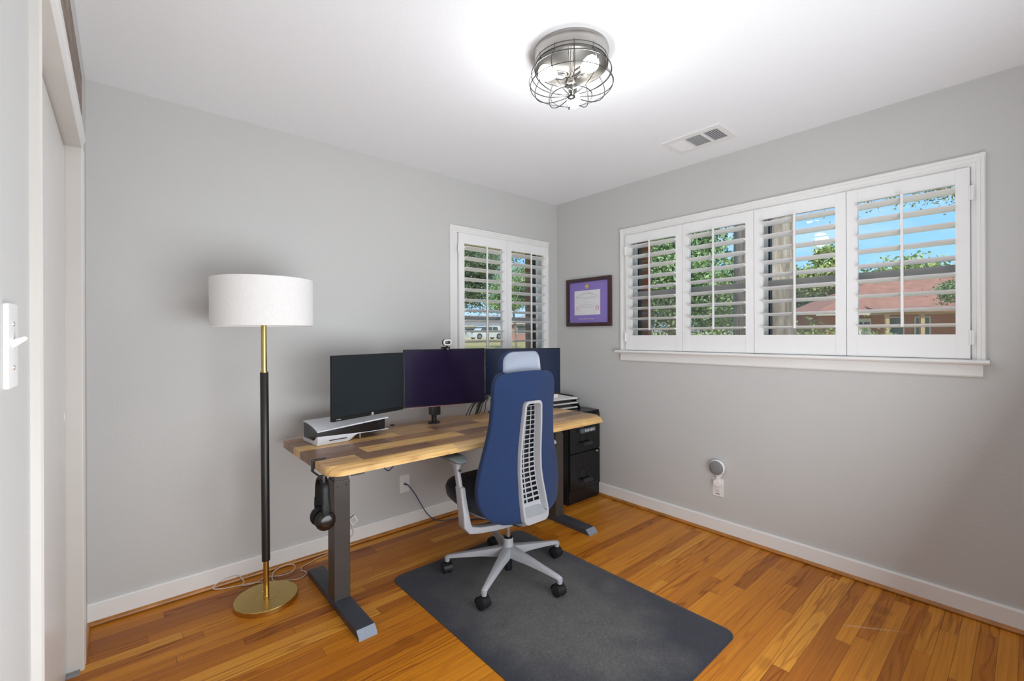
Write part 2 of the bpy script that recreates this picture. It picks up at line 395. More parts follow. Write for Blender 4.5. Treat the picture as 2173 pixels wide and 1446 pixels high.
def text_part(txt, size, m, parent, mtx, name='lettering', align='CENTER', depth=.0004):
    cu = bpy.data.curves.new('txt', 'FONT'); cu.body = txt; cu.size = size; cu.align_x = align; cu.align_y = 'CENTER'; cu.extrude = depth; cu.resolution_u = 2
    o = bpy.data.objects.new('txt', cu); COL.objects.link(o)
    dg = bpy.context.evaluated_depsgraph_get(); me = bpy.data.meshes.new_from_object(o.evaluated_get(dg))
    bpy.data.objects.remove(o); me.name = name; me.transform(mtx); me.materials.clear(); me.materials.append(m)
    q = bpy.data.objects.new(name, me); COL.objects.link(q); q.parent = parent; return q

# ================================================================== ROOM
X0, Y0, CH = -3.039, -3.07, 2.44
struct(B().box(X0-.7, .14, Y0-.14, .14, -.2, 0).make('floor', M_floor, smooth=0))
struct(B().box(X0-.7, .14, Y0-.14, .14, CH, CH+.25).make('ceiling', M_ceil, smooth=0))
def holed(b, u0, u1, z0, z1, hu0, hu1, hz0, hz1, f):
    for a, c, d, e in ((u0, hu0, z0, z1), (hu1, u1, z0, z1), (hu0, hu1, z0, hz0), (hu0, hu1, hz1, z1)):
        if c-a > 1e-5 and e-d > 1e-5: f(b, a, c, d, e)
# window openings (local along-wall coordinates)
W2 = dict(u0=-1.065, u1=-.145, z0=.885, z1=2.045)
W1 = dict(u0=-2.58, u1=-.736, z0=1.172, z1=2.045)
b = B(); holed(b, X0-.7, .14, 0, CH, W2['u0'], W2['u1'], W2['z0'], W2['z1'], lambda b, a, c, d, e: b.box(a, c, 0, .14, d, e))
struct(b.make('wall_back', M_wall, smooth=0))
b = B(); holed(b, Y0-.14, 0, 0, CH, W1['u0'], W1['u1'], W1['z0'], W1['z1'], lambda b, a, c, d, e: b.box(0, .14, a, c, d, e))
struct(b.make('wall_right', M_wall, smooth=0))
struct(B().box(X0-.7, .0, Y0-.14, Y0, 0, CH).make('wall_front', M_wall, smooth=0))
# left wall with the closet opening, closet shell behind
CY0, CY1, CZ = -1.585, -.353, 2.022
b = B()
b.box(X0-.1, X0, Y0, CY0, 0, CH); b.box(X0-.1, X0, CY1, 0, 0, CH); b.box(X0-.1, X0, CY0, CY1, CZ, CH)
b.box(X0-.70, X0-.65, Y0, 0, 0, CH); b.box(X0-.65, X0-.1, CY0-.3, CY0-.25, 0, CH)
struct(b.make('wall_left', M_wall, smooth=0))

# baseboards and shoe mouldings
def baseprof(t): return [(0, .0), (t, .0), (t, .092), (t-.004, .099), (0, .099)]
b = B(); b.prism([(-v, z) for v, z in baseprof(.015)], X0, -.0, 'x'); struct(b.make('baseboard_back', M_trim, smooth=0))
b = B(); b.prism([(-v, z) for v, z in baseprof(.015)], Y0, 0, 'y'); struct(b.make('baseboard_right', M_trim, smooth=0))
q = [(.015, 0)] + [(.015+.013*cos(R(a)), .004+.016*sin(R(a))) for a in range(0, 91, 15)] + [(.015, .02)]
struct(B().prism([(-v, z) for v, z in q], X0, 0, 'x').make('trim_1', M_shoe, smooth=0))
struct(B().prism([(-v, z) for v, z in q], Y0, 0, 'y').make('trim_2', M_shoe, smooth=0))
struct(B().prism([(X0-.002+v-.015, z) for v, z in q], -.295, -.02, 'y').make('trim_3', M_shoe, smooth=0))
# closet door casing: stepped profile, jambs and head
M_jamb = mat('warm_white_jamb_paint', (.60, .575, .54), .32, var=.02)
def casing_leg(b, ya, yb, thick, inner):     # profile across y, from inner edge (thin) to outer edge (thick)
    s = 1 if yb > ya else -1
    pr = [(ya, 0), (ya, .004), (ya+s*.008, .0065), (ya+s*.034, .0075), (ya+s*.038, thick*.92), (yb-s*.006, thick), (yb, thick*.8), (yb, 0)]
    b.prism([(X0+t, y) for y, t in pr], 0, CZ+.0, 'z')
b = B(); casing_leg(b, CY0, CY0-.055, .0155, 0); struct(b.make('trim_9', M_jamb, smooth=25))
b = B(); casing_leg(b, CY1, CY1+.055, .0095, 0)
hp = [(CZ, 0), (CZ, .004), (CZ+.010, .0065), (CZ+.034, .0075), (CZ+.038, .011), (CZ+.055, .013), (CZ+.062, .011), (CZ+.062, 0)]
b.prism([(X0+t, z) for z, t in hp], CY0-.055, CY1+.055, 'y')
struct(b.make('trim_4', M_trim, smooth=25))
b = B(); b.box(X0-.1, X0+.003, CY1-.001, CY1+.012, 0, CZ); b.box(X0-.1, X0+.003, CY0-.012, CY0, 0, CZ); b.box(X0-.1, X0+.003, CY0, CY1, CZ-.002, CZ+.012)
struct(b.make('trim_5', M_jamb, smooth=0))
# sliding closet door
d = struct(bpy.data.objects.new('door_1', None)); COL.objects.link(d)
B().box(-3.117, -3.083, CY0+.005, CY1-.004, .012, CZ-.012, .002).make('door_panel', M_trim, d)
b = B(); b.lathe([(.019, 0), (.019, .002), (.015, .0025), (.012, .001)], (-3.0835, -.385, .99), 24, (1, 0, 0)); b.make('finger_pull', M_trim, d)
B().box(-3.105, -3.045, CY1-.03, CY1-.002, .0, .009, .001).make('floor_guide', mat('grey_guide', (.25, .25, .25), .5), d)
# weathered board above the closet casing
t = thing('wooden_board', 'weathered grey brown wooden board high above the closet opening', 'board', (X0, -.95, 2.10))
m_, nt, bs, out = new_mat('weathered_barn_wood'); N = NT(nt); x, y, z = N.sep(N.coord())
g = N.noise(N.comb(x, N.m('MULTIPLY', y, 4.0), N.m('MULTIPLY', z, 60.0)), 1.0, 5, .65, .5)
nt.links.new(N.ramp(g, [(.3, (.10, .075, .055)), (.5, (.22, .17, .14)), (.75, (.36, .31, .27))]), bs.inputs['Base Color']); bs.inputs['Roughness'].default_value = .8
B().box(0, .011, -.55, .47, 0, .145, .0015).make('plank', m_, t)

# ---------------------------------------------------------------- windows + shutters
def rz_obj(o, rz): o.rotation_euler = (0, 0, rz); return o
def build_window(idx, rz, u0, u1, z0, z1, cl, cr, ct, sill_z, apron_z, units, railz):
    """local: x along the wall left->right, y outward, z up"""
    wd = bpy.data.objects.new('window_%d' % idx, None); COL.objects.link(wd); struct(wd); rz_obj(wd, rz)
    b = B(); th = .020
    # stepped casing, left/right/top
    def leg(xa, xb):
        s = 1 if xb > xa else -1; L = abs(xb-xa)
        pr = [(xa, 0), (xa, -.010), (xa+s*L*.3, -.012), (xa+s*L*.35, -.016), (xa+s*L*.62, -.016), (xa+s*L*.68, -th), (xb-s*.004, -th), (xb, -th+.004), (xb, 0)]
        b.prism(pr, sill_z, z1+ct, 'z')
    leg(u0, u0-cl); leg(u1, u1+cr)
    pr = [(z1, 0), (z1, -.010), (z1+ct*.3, -.012), (z1+ct*.35, -.0165), (z1+ct*.62, -.0165), (z1+ct*.68, -th-.001), (z1+ct-.004, -th-.001), (z1+ct+.001, -th+.004), (z1+ct+.001, 0)]
    b.prism([(y, z) for z, y in pr], u0-cl-.0007, u1+cr+.0007, 'x')
    b.make('window_casing', M_trim, wd, smooth=0)
    pr = [(.02, sill_z-.024), (-.048, sill_z-.024), (-.058, sill_z-.018), (-.061, sill_z-.012), (-.058, sill_z-.004), (-.048, sill_z), (.02, sill_z)]
    B().prism(pr, u0-cl-.022, u1+cr+.012, 'x').make('window_sill', M_trim, wd, smooth=40)
    B().prism([(0, apron_z), (-.012, apron_z), (-.016, apron_z+.006), (-.016, sill_z-.024), (0, sill_z-.024)], u0-cl, u1+cr-.01, 'x').make('window_apron', M_trim, wd, smooth=0)
    # outer sash frames + rails + glass
    b = B()
    for a, c in units:
        f = .032
        b.box(a, a+f, .085, .125, sill_z, z1, .003); b.box(c-f, c, .085, .125, sill_z, z1, .003)
        b.box(a+f, c-f, .085, .125, z1-.03, z1, .003); b.box(a+f, c-f, .085, .125, sill_z, sill_z+.04, .003)
    b.make('sash_frame', M_trim, wd, smooth=0)
    b = B()
    for a, c in units: b.box(a+.032, c-.032, .080, .118, railz-.022, railz+.018, .003)
    b.make('meeting_rail', mat('grey_rail', (.36, .36, .35), .5), wd, smooth=0)
    b = B()
    for a, c in units:
        b.box(a+.032, a+.040, .082, .12, sill_z+.04, z1-.03); b.box(c-.040, c-.032, .082, .12, sill_z+.04, z1-.03)
    b.make('weather_strip', M_rubber, wd, smooth=0)
    b = B(); b.box(u0+.0005, u0+.006, .001, .139, sill_z, z1); b.box(u1-.006, u1-.0005, .001, .139, sill_z, z1); b.box(u0+.006, u1-.006, .001, .139, z1-.006, z1-.0005)
    b.make('window_jamb', M_trim, wd, smooth=0)
    if len(units) > 1: B().box(units[0][1], units[1][0], .02, .14, sill_z, z1).make('mullion', M_trim, wd, smooth=0)
    b = B()
    for a, c in units: b.box(a+.03, c-.03, .1, .1015, sill_z+.03, z1-.02)
    b.make('glass_pane', M_glass, wd, smooth=0)
    b = B()
    for a, c in units: b.box(a+.03, c-.03, .128, .129, sill_z+.03, railz)
    b.make('insect_screen', M_screenmesh, wd, smooth=0)
    return wd
def build_shutter(label, rz, u0, u1, z0, z1, n, lz0, lz1, groups, pitch, nl, first, hinges):
    t = thing('plantation_shutter', label, 'window shutter', (0, 0, 0), rz)
    pw = (u1-u0)/n; yf, yb = -.030, -.004; st = .0475
    # louver blade cross-section: thin ellipse tilted so the room edge is up
    tl = R(8.5); hw, hh = .043, .0052
    sec = [(hw*cos(2*pi*i/14), hh*sin(2*pi*i/14)) for i in range(14)]
    for k in range(n):
        a = u0 + k*pw + .0012; c = u0 + (k+1)*pw - .0012
        b = B()
        b.box(a, a+st, yf, yb, z0+.003, z1-.003, .002); b.box(c-st, c, yf, yb, z0+.003, z1-.003, .002)
        b.box(a+st, c-st, yf+.002, yb, z0+.003, lz0, .0015); b.box(a+st, c-st, yf+.002, yb, lz1, z1-.003, .0015)
        mid = (a+c)/2
        b.lathe([(.010, 0), (.010, .001)], (mid, yf-.0005+.002, lz1+.012), 16, (0, 1, 0))   # rod notch in the top rail
        p = b.make('shutter_panel', M_shut, t, smooth=0)
        for i in range(nl):
            zc = lz1 - first - i*pitch
            b = B(); loops = []
            for x in (a+st-.0005, c-st+.0005):
                loops.append([(x, -.017 + u*cos(tl) + v*sin(tl), zc - u*sin(tl) + v*cos(tl)) for u, v in sec])
            b.loft(loops); b.make('louver', M_louver, p, smooth=60)
        B().box(mid-.0055, mid+.0055, -.017-.043-.013, -.017-.043-.003, lz1-first-(nl-1)*pitch-.006, lz1-.006, .002).make('tilt_rod', M_shut, p, smooth=0)
    for hx in hinges:
        for hz in (z0+.10, z1-.12):
            b = B(); b.cyl((hx, yf-.003, hz-.033), (hx, yf-.003, hz+.033), .0045, seg=12); b.box(hx-.012, hx+.012, yf-.002, yf, hz-.032, hz+.032)
            b.make('hinge', M_shut, t, smooth=40)
    return t
build_window(1, -pi/2, .736, 2.58, 1.172, 2.045, .055, .046, .053, 1.172, 1.092, [(.742, 1.640), (1.668, 2.574)], 1.600)
build_shutter('white plantation shutter of four louvered panels on the wide window of the right wall', -pi/2, .738, 2.578, 1.1715, 2.043, 4, 1.285, 1.972, None, .0772, 9, .026, (.7395, 2.5765))
build_window(2, 0, -1.065, -.145, .885, 2.045, .066, .023, .048, .872, .795, [(-1.06, -.150)], 1.420)
build_shutter('tall white plantation shutter of two louvered panels on the corner window behind the monitors', 0, -1.063, -.147, .8715, 2.043, 2, .955, 1.966, None, .0772, 13, .030, (-1.0615, -.1485))

# ---------------------------------------------------------------- ceiling light
L = thing('ceiling_light', 'round brushed nickel cage flush light with three lit bulbs on the ceiling', 'ceiling light', (-1.536, -1.536, CH))
B().lathe([(.150, 0), (.152, -.012), (.148, -.022), (.146, -.060), (.143, -.066), (.140, -.060), (.138, -.020), (.02, -.012)], (0, 0, 0), 64, cap=True).make('canopy', M_chrome, L, smooth=30)
b = B()
b.cyl((0, 0, -.012), (0, 0, -.125), .010, seg=20); b.lathe([(.010, -.085), (.013, -.090), (.013, -.112), (.024, -.116), (.026, -.120), (.026, -.138), (.018, -.142), (.006, -.144), (.004, -.150), (0.001, -.151)], (0, 0, 0), 28)
b.make('stem', M_chrome, L, smooth=35)
prof = [(.146, -.040), (.146, -.062), (.147, -.070), (.157, -.082), (.1675, -.102), (.170, -.122), (.163, -.143), (.146, -.160), (.120, -.173), (.088, -.181), (.05, -.182), (.012, -.181)]
b = B(); nw = 12
for k in range(nw):
    a = 2*pi*k/nw + .28
    b.tube([(r*cos(a), r*sin(a), z) for r, z in prof], .0018, 6, sub=4)
for r, z in ((.1465, -.046), (.1465, -.060), (.1615, -.088), (.166, -.138), (.083, -.182)):
    b.tube([(r*cos(2*pi*i/36), r*sin(2*pi*i/36), z) for i in range(36)], .0018, 6, closed=True, sub=2)
b.lathe([(.016, -.178), (.017, -.183), (.014, -.188), (.004, -.190)], (0, 0, 0), 24)
b.make('wire_cage', M_chromewire, L, smooth=60)
for k, a in enumerate((R(155), R(265), R(35))):
    dr = Vector((cos(a), sin(a), -.0 if k < 2 else -.45)).normalized(); c0 = Vector((0, 0, -.102))
    b = B(); b.cyl(c0+dr*.018, c0+dr*.030, .008, seg=14); b.lathe([(.010, .030), (.0165, .032), (.0175, .040), (.0175, .066), (.0155, .068), (.0155, .045), (.005, .044)], c0, 20, dr)
    sd2 = Vector((-sin(a), cos(a), 0))
    b.tube([c0+dr*.02+sd2*.010, c0+dr*.03+sd2*.026, c0+dr*.045+sd2*.028, c0+dr*.05+sd2*.017], .003, 6, sub=4)
    skt = b.make('socket', M_chrome, L, smooth=35)
    b = B(); b.lathe([(.012, .058), (.0135, .070), (.020, .080), (.0275, .095), (.030, .110), (.0275, .124), (.019, .134), (.008, .139), (.001, .140)], c0, 24, dr)
    b.make('bulb', M_glassball, L, smooth=80, label='glowing white bulb')

pl_d = bpy.data.lights.new('lamp_fill', 'POINT'); pl_d.energy = LAMP_FILL_W; pl_d.shadow_soft_size = .06; pl_d.color = (.92, .955, 1)  # added unseen point light hanging below the cage to help the bulbs
pl = bpy.data.objects.new('lamp_fill', pl_d); COL.objects.link(pl); pl.location = (-1.536, -1.536, 2.12)

# ---------------------------------------------------------------- air vent
V = thing('air_vent', 'white rectangular three way air register on the ceiling', 'air vent', (0, 0, CH))
vx0, vx1, vy0, vy1 = -.462, -.220, -1.645, -1.297
b = B(); t0 = .006
gx0, gx1 = vx0+.045, vx1-.045
secs = [(vy0+.030, vy0+.112), (vy0+.128, vy0+.220), (vy0+.236, vy0+.318)]
b.box(vx0, gx0, vy0, vy1, -t0, 0, .0015); b.box(gx1, vx1, vy0, vy1, -t0, 0, .0015)
ys = [vy0]+[v for s_ in secs for v in s_]+[vy1]
for i in range(0, len(ys), 2): b.box(gx0, gx1, ys[i], ys[i+1], -t0, 0)
b.make('vent_plate', M_plast, V, smooth=0)
for si, (a, c) in enumerate(secs):
    b = B()
    if si == 1:
        n = 10
        for i in range(n):
            x = gx0 + (i+.5)*(gx1-gx0)/n; m = Matrix.Translation((x, 0, -.002)) @ Matrix.Rotation(R(-48), 4, 'Y'); b.box(-.007, .007, a, c, -.0006, .0006, mtx=m)
    else:
        n = 7
        for i in range(n):
            y = a + (i+.5)*(c-a)/n; m = Matrix.Translation((0, y, -.002)) @ Matrix.Rotation(R(48 if si == 0 else -48), 4, 'X'); b.box(gx0, gx1, -.007, .007, -.0006, .0006, mtx=m)
    b.make('vane_section', M_plast, V, smooth=0)
B().box(gx0-.004, gx1+.004, vy0+.028, vy0+.32, -.001, -.0004).make('duct_opening', mat('duct_grey', (.22, .23, .25), .8), V, smooth=0)
b = B(); b.cyl((gx0+.05, vy1-.014, -.006), (gx0+.05, vy1-.014, -.028), .0018, seg=8); b.make('damper_lever', M_plast, V)

# ---------------------------------------------------------------- light switch, outlets, speaker
S = thing('light_switch', 'white toggle light switch plate on the left wall beside the closet', 'light switch', (X0, -1.842, 1.279))
B().prism(rrect(-.035, .035, -.0575, .0575, .004), 0, .006, 'x', .0015).make('wall_plate', M_plast, S, smooth=40)
b = B(); b.prism([(.005, -.004), (.019, .008), (.0195, .0115), (.017, .013), (.005, .008)], -.004, .004, 'y', .0012); b.make('toggle', M_plast, S, smooth=40)
for z in (-.030, .030):
    b = B(); b.lathe([(.0035, .006), (.003, .0072), (.0005, .0074)], (0, 0, z), 12, (1, 0, 0)); b.make('screw', M_silver, S)
O = thing('network_outlet', 'white wall plate with a blue cable plugged in under the desk', 'wall outlet', (-1.490, 0, .298))
B().prism(rrect(-.035, .035, -.058, .058, .004), -.006, 0, 'y', .0015).make('wall_plate', M_plast, O, smooth=40)
B().box(-.008, .008, -.0075, -.004, -.010, .006).make('jack', mat('jack_recess', (.30, .28, .27), .5), O, smooth=0)
O = thing('power_outlet', 'white duplex power outlet plate on the right wall below the smart speaker', 'wall outlet', (0, -1.424, .300))
B().prism(rrect(-.035, .035, -.058, .058, .003), -.006, 0, 'x', .0015).make('wall_plate', M_plast, O, smooth=40)
for zc in (-.020, .020):
    rc = B().prism(rrect(-.0165, .0165, zc-.0145, zc+.0145, .011), -.0085, -.004, 'x', .001).make('receptacle', M_plast, O, smooth=40)
    b = B()
    for yy, h in ((-.0065, .0042), (.0065, .0036)): b.box(-.0089, -.0083, yy-.001, yy+.001, zc+.001-h, zc+.004+h*.4)
    b.lathe([(.0024, 0), (.0024, .0005)], (-.0084, 0, zc-.0085), 10, (-1, 0, 0)); b.make('socket_slot', M_slot, rc, smooth=0)
B().box(-.0064, -.0059, -.013, .013, -.0455, -.0405).make('printed_label', mat('grey_print', (.12, .12, .12), .6), O, smooth=0)
SP = thing('smart_speaker', 'round white and grey smart speaker on a plug mount on the right wall', 'speaker', (0, -1.432, .434))
dx = Vector((-1, .0, .0))
b = B(); b.lathe([(.030, .012), (.044, .014), (.0490, .022), (.0500, .034), (.0480, .044), (.044, .0465)], (0, 0, 0), 48, dx); b.make('speaker_body', M_plast, SP, smooth=50)
b = B(); b.lathe([(.0450, .044), (.0440, .049), (.036, .0545), (.020, .058), (.001, .059)], (0, 0, 0), 48, dx); b.make('fabric_grille', M_speaker, SP, smooth=80, label='grey fabric grille')
b = B(); b.prism([(-.022, -.060), (.016, -.060), (.016, -.030), (-.022, -.030)], -.014, -.006, 'x', .002)
b.prism([(-.018, -.04), (.010, -.04), (.026, .0), (-.026, .0)], -.020, -.010, 'x', .002)
b.lathe([(.0225, .008), (.0235, .014), (.0235, .034), (.021, .037), (.001, .0375)], (0, .003, -.100), 36, dx)
b.prism([(-.014, -.10), (.014, -.10), (.014, -.04), (-.014, -.04)], -.020, -.010, 'x', .002)
b.make('plug_mount', M_plast, SP, smooth=45)

# ---------------------------------------------------------------- diploma
D = thing('framed_diploma', 'dark cherry framed diploma with purple mat hanging between the two windows', 'framed diploma', (0, -.3635, 1.559), -pi/2)
hw_, hh_, fwid = .2335, .1995, .030
b = B()
for (x0, x1, z0, z1) in ((-hw_, hw_, hh_-fwid, hh_), (-hw_, hw_, -hh_, -hh_+fwid), (-hw_, -hw_+fwid, -hh_+fwid, hh_-fwid), (hw_-fwid, hw_, -hh_+fwid, hh_-fwid)):
    b.box(x0, x1, -.024, -.002, z0, z1, .003)
b.make('picture_frame', M_frame, D, smooth=35)
B().box(-hw_+fwid, hw_-fwid, -.012, -.004, -hh_+fwid, hh_-fwid).make('mat_board', M_matp, D, smooth=0)
B().box(-.148, .122, -.0130, -.011, -.105, .098).make('certificate', M_paper, D, smooth=0)
b = B(); yq = -.0134
cx = -.013
def bar(x0, x1, z, h=.0011): b.box(x0, x1, yq, yq+.0004, z-h/2, z+h/2)
for x0, x1, z in ((-.085, .075, .040), (-.105, .085, .033), (-.050, .025, .026), (-.035, .010, -.002), (-.092, .070, -.020), (-.088, .072, -.032), (-.085, .068, -.040), (-.060, .045, -.046), (-.12, -.055, -.070), (-.115, -.045, -.092), (.030, .095, -.070), (.028, .085, -.092)):
    n = max(3, int((x1-x0)/.007)); rnd = random.Random(int((x0+z)*9999))
    for k in range(n):
        a_ = x0+(x1-x0)*k/n; bar(a_, a_+(x1-x0)/n*rnd.uniform(.55, .85), z+rnd.uniform(-.0002, .0002))
tag(b.make('fine_print', M_ink, D, smooth=0), kind='stuff')
ttl = 'Kansas State University'
for i, ch in enumerate(ttl):
    if ch == ' ': continue
    a = (i-(len(ttl)-1)/2)/((len(ttl)-1)/2); th = a*R(33); rr_ = .20
    m = Matrix.Translation((cx+rr_*sin(th), yq, .075-rr_+rr_*cos(th)-.0)) @ Matrix.Rotation(th, 4, 'Y') @ Matrix.Rotation(R(90), 4, 'X')
    text_part(ch, .019 if ch.isupper() else .014, M_ink, D, m, 'title_letter', depth=.0003)
text_part('Kansas State University', .0165, mat('cream_lettering', (.80, .66, .62), .6), D, Matrix.Translation((cx-.006, -.0126, -.137)) @ Matrix.Rotation(R(90), 4, 'X'), 'mat_lettering')
b = B(); b.lathe([(.0205, 0), (.0205, .0012), (.018, .0016), (.0165, .0012), (.001, .0012)], (cx, -.0122, .131), 32, (0, -1, 0)); b.make('gold_seal', M_gold, D, smooth=30)
b = B(); b.prism([(cx-.008, .137), (cx-.003, .140), (cx+.0, .136), (cx+.004, .140), (cx+.008, .137), (cx+.006, .127), (cx, .121), (cx-.006, .127)], -.0142, -.0134, 'y'); b.make('seal_emblem', mat('pale_gold', (.85, .75, .5), .5), D, smooth=0)
for sx, r_ in ((-.112, .0165), (.094, .0165)):
    b = B(); b.tube([(sx+r_*cos(t_), yq, -.048+r_*sin(t_)) for t_ in [2*pi*i/24 for i in range(24)]], .0008 if sx < 0 else .0018, 4, closed=True, sub=1)
    b.tube([(sx+r_*.6*cos(t_), yq, -.048+r_*.6*sin(t_)) for t_ in [2*pi*i/16 for i in range(16)]], .0007, 4, closed=True, sub=1); b.make('ink_seal', M_pinkink, D)
_g = M_pglass
B().box(-hw_+fwid, hw_-fwid, -.0162, -.0158, -hh_+fwid, hh_-fwid).make('glazing', _g, D, smooth=0)

# ================================================================== FLOOR MAT
b = B(); b.prism(rrect(-.458, .458, -.700, .700, .055, 8), 0, .0035, 'z', .0012)
fm = b.make('chair_mat', M_felt, smooth=30)
# ripples on the far edge of the mat
for v in fm.data.vertices:
    pass
fm.location = (-1.385, -1.231, .0); tag(fm, 'charcoal grey felt floor mat under the office chair', 'floor mat')
fm.rotation_euler = (0, 0, R(.3))

# ================================================================== FLOOR LAMP
FL = thing('floor_lamp', 'brass and black floor lamp with white drum shade beside the desk', 'floor lamp', (-2.391, -.315, 0))
B().lathe([(.136, 0), (.139, .002), (.139, .022), (.1375, .0245), (.054, .0255), (.0535, .0245), (.0525, .0255), (.014, .026), (.013, .030)], (0, 0, 0), 72).make('base', M_brass, FL, smooth=25)
b = B(); b.lathe([(.0128, .026), (.0128, .200)], (0, 0, 0), 24); b.make('lower_pole', M_brass, FL)
b = B(); b.lathe([(.012, .196), (.0185, .198), (.0185, 1.112), (.0175, 1.114), (.012, 1.114)], (0, 0, 0), 24); b.make('pole_sleeve', mat('black_sleeve', (.015, .013, .012), .35, var=.1), FL, smooth=30, label='black leather-look sleeve')
b = B(); b.lathe([(.0175, 1.112), (.0175, 1.117), (.0125, 1.118), (.0125, 1.40), (.008, 1.402), (.008, 1.47)], (0, 0, 0), 24); b.make('upper_pole', M_brass, FL, smooth=30)
b = B(); b.lathe([(.219, 1.338), (.221, 1.339), (.221, 1.562), (.219, 1.563), (.2185, 1.562), (.2185, 1.339), (.219, 1.338)], (0, 0, 0), 96, cap=False)
b.make('lamp_shade', M_shade, FL, smooth=30)
b = B()
for a in (0, 120, 240): b.cyl((0, 0, 1.50), (.2185*cos(R(a)), .2185*sin(R(a)), 1.555), .0015, seg=6)
b.cyl((0, 0, 1.46), (0, 0, 1.51), .018, seg=16); b.make('shade_spider', M_silver, FL)
FL.rotation_euler = (0, R(-.3), 0)
# cord loops on the floor
c = B(); z = .004
pts = [(-2.35, -.20, .01), (-2.33, -.155, z), (-2.38, -.115, z), (-2.45, -.085, z), (-2.54, -.055, z), (-2.575, -.03, .010), (-2.55, -.018, .022), (-2.50, -.019, .034), (-2.46, -.025, .030), (-2.44, -.055, z), (-2.455, -.09, z), (-2.40, -.11, z),
       (-2.34, -.085, .006), (-2.28, -.125, .008), (-2.22, -.125, .012), (-2.195, -.06, .012), (-2.235, -.033, .014), (-2.29, -.05, .010), (-2.315, -.10, .012), (-2.32, -.15, .006), (-2.27, -.185, z), (-2.215, -.215, z), (-2.18, -.20, z), (-2.165, -.165, z), (-2.178, -.135, z), (-2.165, -.095, z), (-2.12, -.075, z), (-2.07, -.05, z), (-1.99, -.04, .01), (-1.93, -.03, .05), (-1.905, -.022, .12)]
c.tube(pts, .0032, 6, sub=6, flat=.7); tag(c.make('lamp_cord', M_cordw, smooth=80), 'cream lamp cord looped on the floor behind the brass lamp base', 'cord')

# ================================================================== DESK
DT, DBt = .730, .695
DK = thing('standing_desk', 'wood topped height adjustable desk with grey metal legs', 'desk', (0, 0, 0))
xl, xr, yb_, yf_ = -2.270, -.403, -.142, -.850
nse = 8
lo = rrect(xl, xr, yf_, yb_, [.006, .006, .075, .075], nse); hi = rrect(xl, xr, yf_+.046, yb_, [.006, .006, .070, .070], nse)
md = rrect(xl, xr, yf_+.030, yb_, [.006, .006, .073, .073], nse)
b = B(); b.loft([[(x, y, DBt) for x, y in lo], [(x, y, DBt+.004) for x, y in lo], [(x, y, DBt+.020) for x, y in rrect(xl, xr, yf_+.012, yb_, [.006, .006, .074, .074], nse)], [(x, y, DT-.008) for x, y in md], [(x, y, DT) for x, y in hi]])
b.make('desktop', M_desk, DK, smooth=28)
def desk_leg(cx, cz):
    b = B(); b.box(cx-.0375, cx+.0375, -.606, -.519, .034, .600, .003); lg = b.make('leg', M_legmetal, DK, smooth=0)
    b = B(); b.box(cx-.034, cx+.034, -.602, -.523, .597, .668, .002); b.box(cx-.036, cx+.036, -.604, -.521, .6685, .6945, .002)
    b.make('leg_sleeve', M_legmetal, lg, smooth=0)
    for zz in (.575, .648):
        for xx in (-.022, .020):
            b = B(); b.lathe([(.0035, 0), (.0035, .0006)], (cx+xx, -.6061 if zz < .6 else -.602, zz), 10, (0, -1, 0)); b.make('bolt', M_slot, lg, smooth=0)
    prf = [(-.210, 0), (-.214, .030), (-.218, .034), (-.868, .034), (-.873, .033), (-.900, .010), (-.902, .0), (-.88, 0)]
    b = B(); b.prism(prf, cx-.040, cx+.040, 'x', .002); ft = b.make('foot', M_footmetal, DK, smooth=30)
    b = B(); b.prism([(-.8735, .0335), (-.9015, .010), (-.9035, .0), (-.898, 0), (-.870, .032)], cx-.0405, cx+.0405, 'x'); b.make('foot_cap', mat('pale_foot_cap', (.26, .30, .36), .4, .3), ft, smooth=0, label='pale grey end cap')
desk_leg(-2.128, 0); desk_leg(-.622, 0)
b = B()
for y in (-.52, -.605): b.box(-2.13, -.62, y-.012, y+.012, .655, .694)
for cx in (-2.128, -.622): b.box(cx-.030, cx+.030, -.80, -.24, .672, .6948, .003)
b.make('support_frame', M_legmetal, DK, smooth=0)
b = B(); b.tube([(-1.985, -.74, .69), (-1.975, -.735, .66), (-1.945, -.72, .637), (-1.915, -.72, .66), (-1.90, -.73, .693)], .0028, 6); 
tag(b.make('power_cable', mat('violet_cable', (.03, .03, .09), .4), smooth=80), 'dark violet cable looping under the desktop', 'cable')
b = B(); b.tube([(-1.878, -.745, .694), (-1.875, -.74, .668), (-1.862, -.735, .660), (-1.845, -.735, .676), (-1.83, -.74, .694)], .0024, 6)
tag(b.make('thin_cable', mat('grey_cable', (.06, .07, .08), .4), smooth=80), 'thin grey cable looping under the desktop right of the violet one', 'cable')

# hook + headphones on the left end
H = thing('headphone_hook', 'black metal headphone hook clamped on the left end of the desktop', 'hook', (xl, -.645, DT))
b = B(); b.box(-.005, .052, -.009, .009, .0005, .0045, .0015); b.box(-.009, -.0005, -.010, .010, -.044, .0045, .0015)
b.prism([(-.009, .012), (-.009+.006, .012), (.005-.008, -.150), (-.003-.008, -.150)], -.050, -.044, 'z', .001)
b.box(-.011, -.001, -.158, -.148, -.062, -.030, .002); b.box(-.001, .032, -.100, -.084, -.052, -.046, .0015); b.box(.026, .032, -.100, -.084, -.052, -.036, .0015)
b.make('hook_bracket', M_blackm, H, smooth=30)
HP = thing('headphones', 'black over-ear headphones hanging on the hook at the desk end', 'headphones', (xl+.012, -.722, .022))
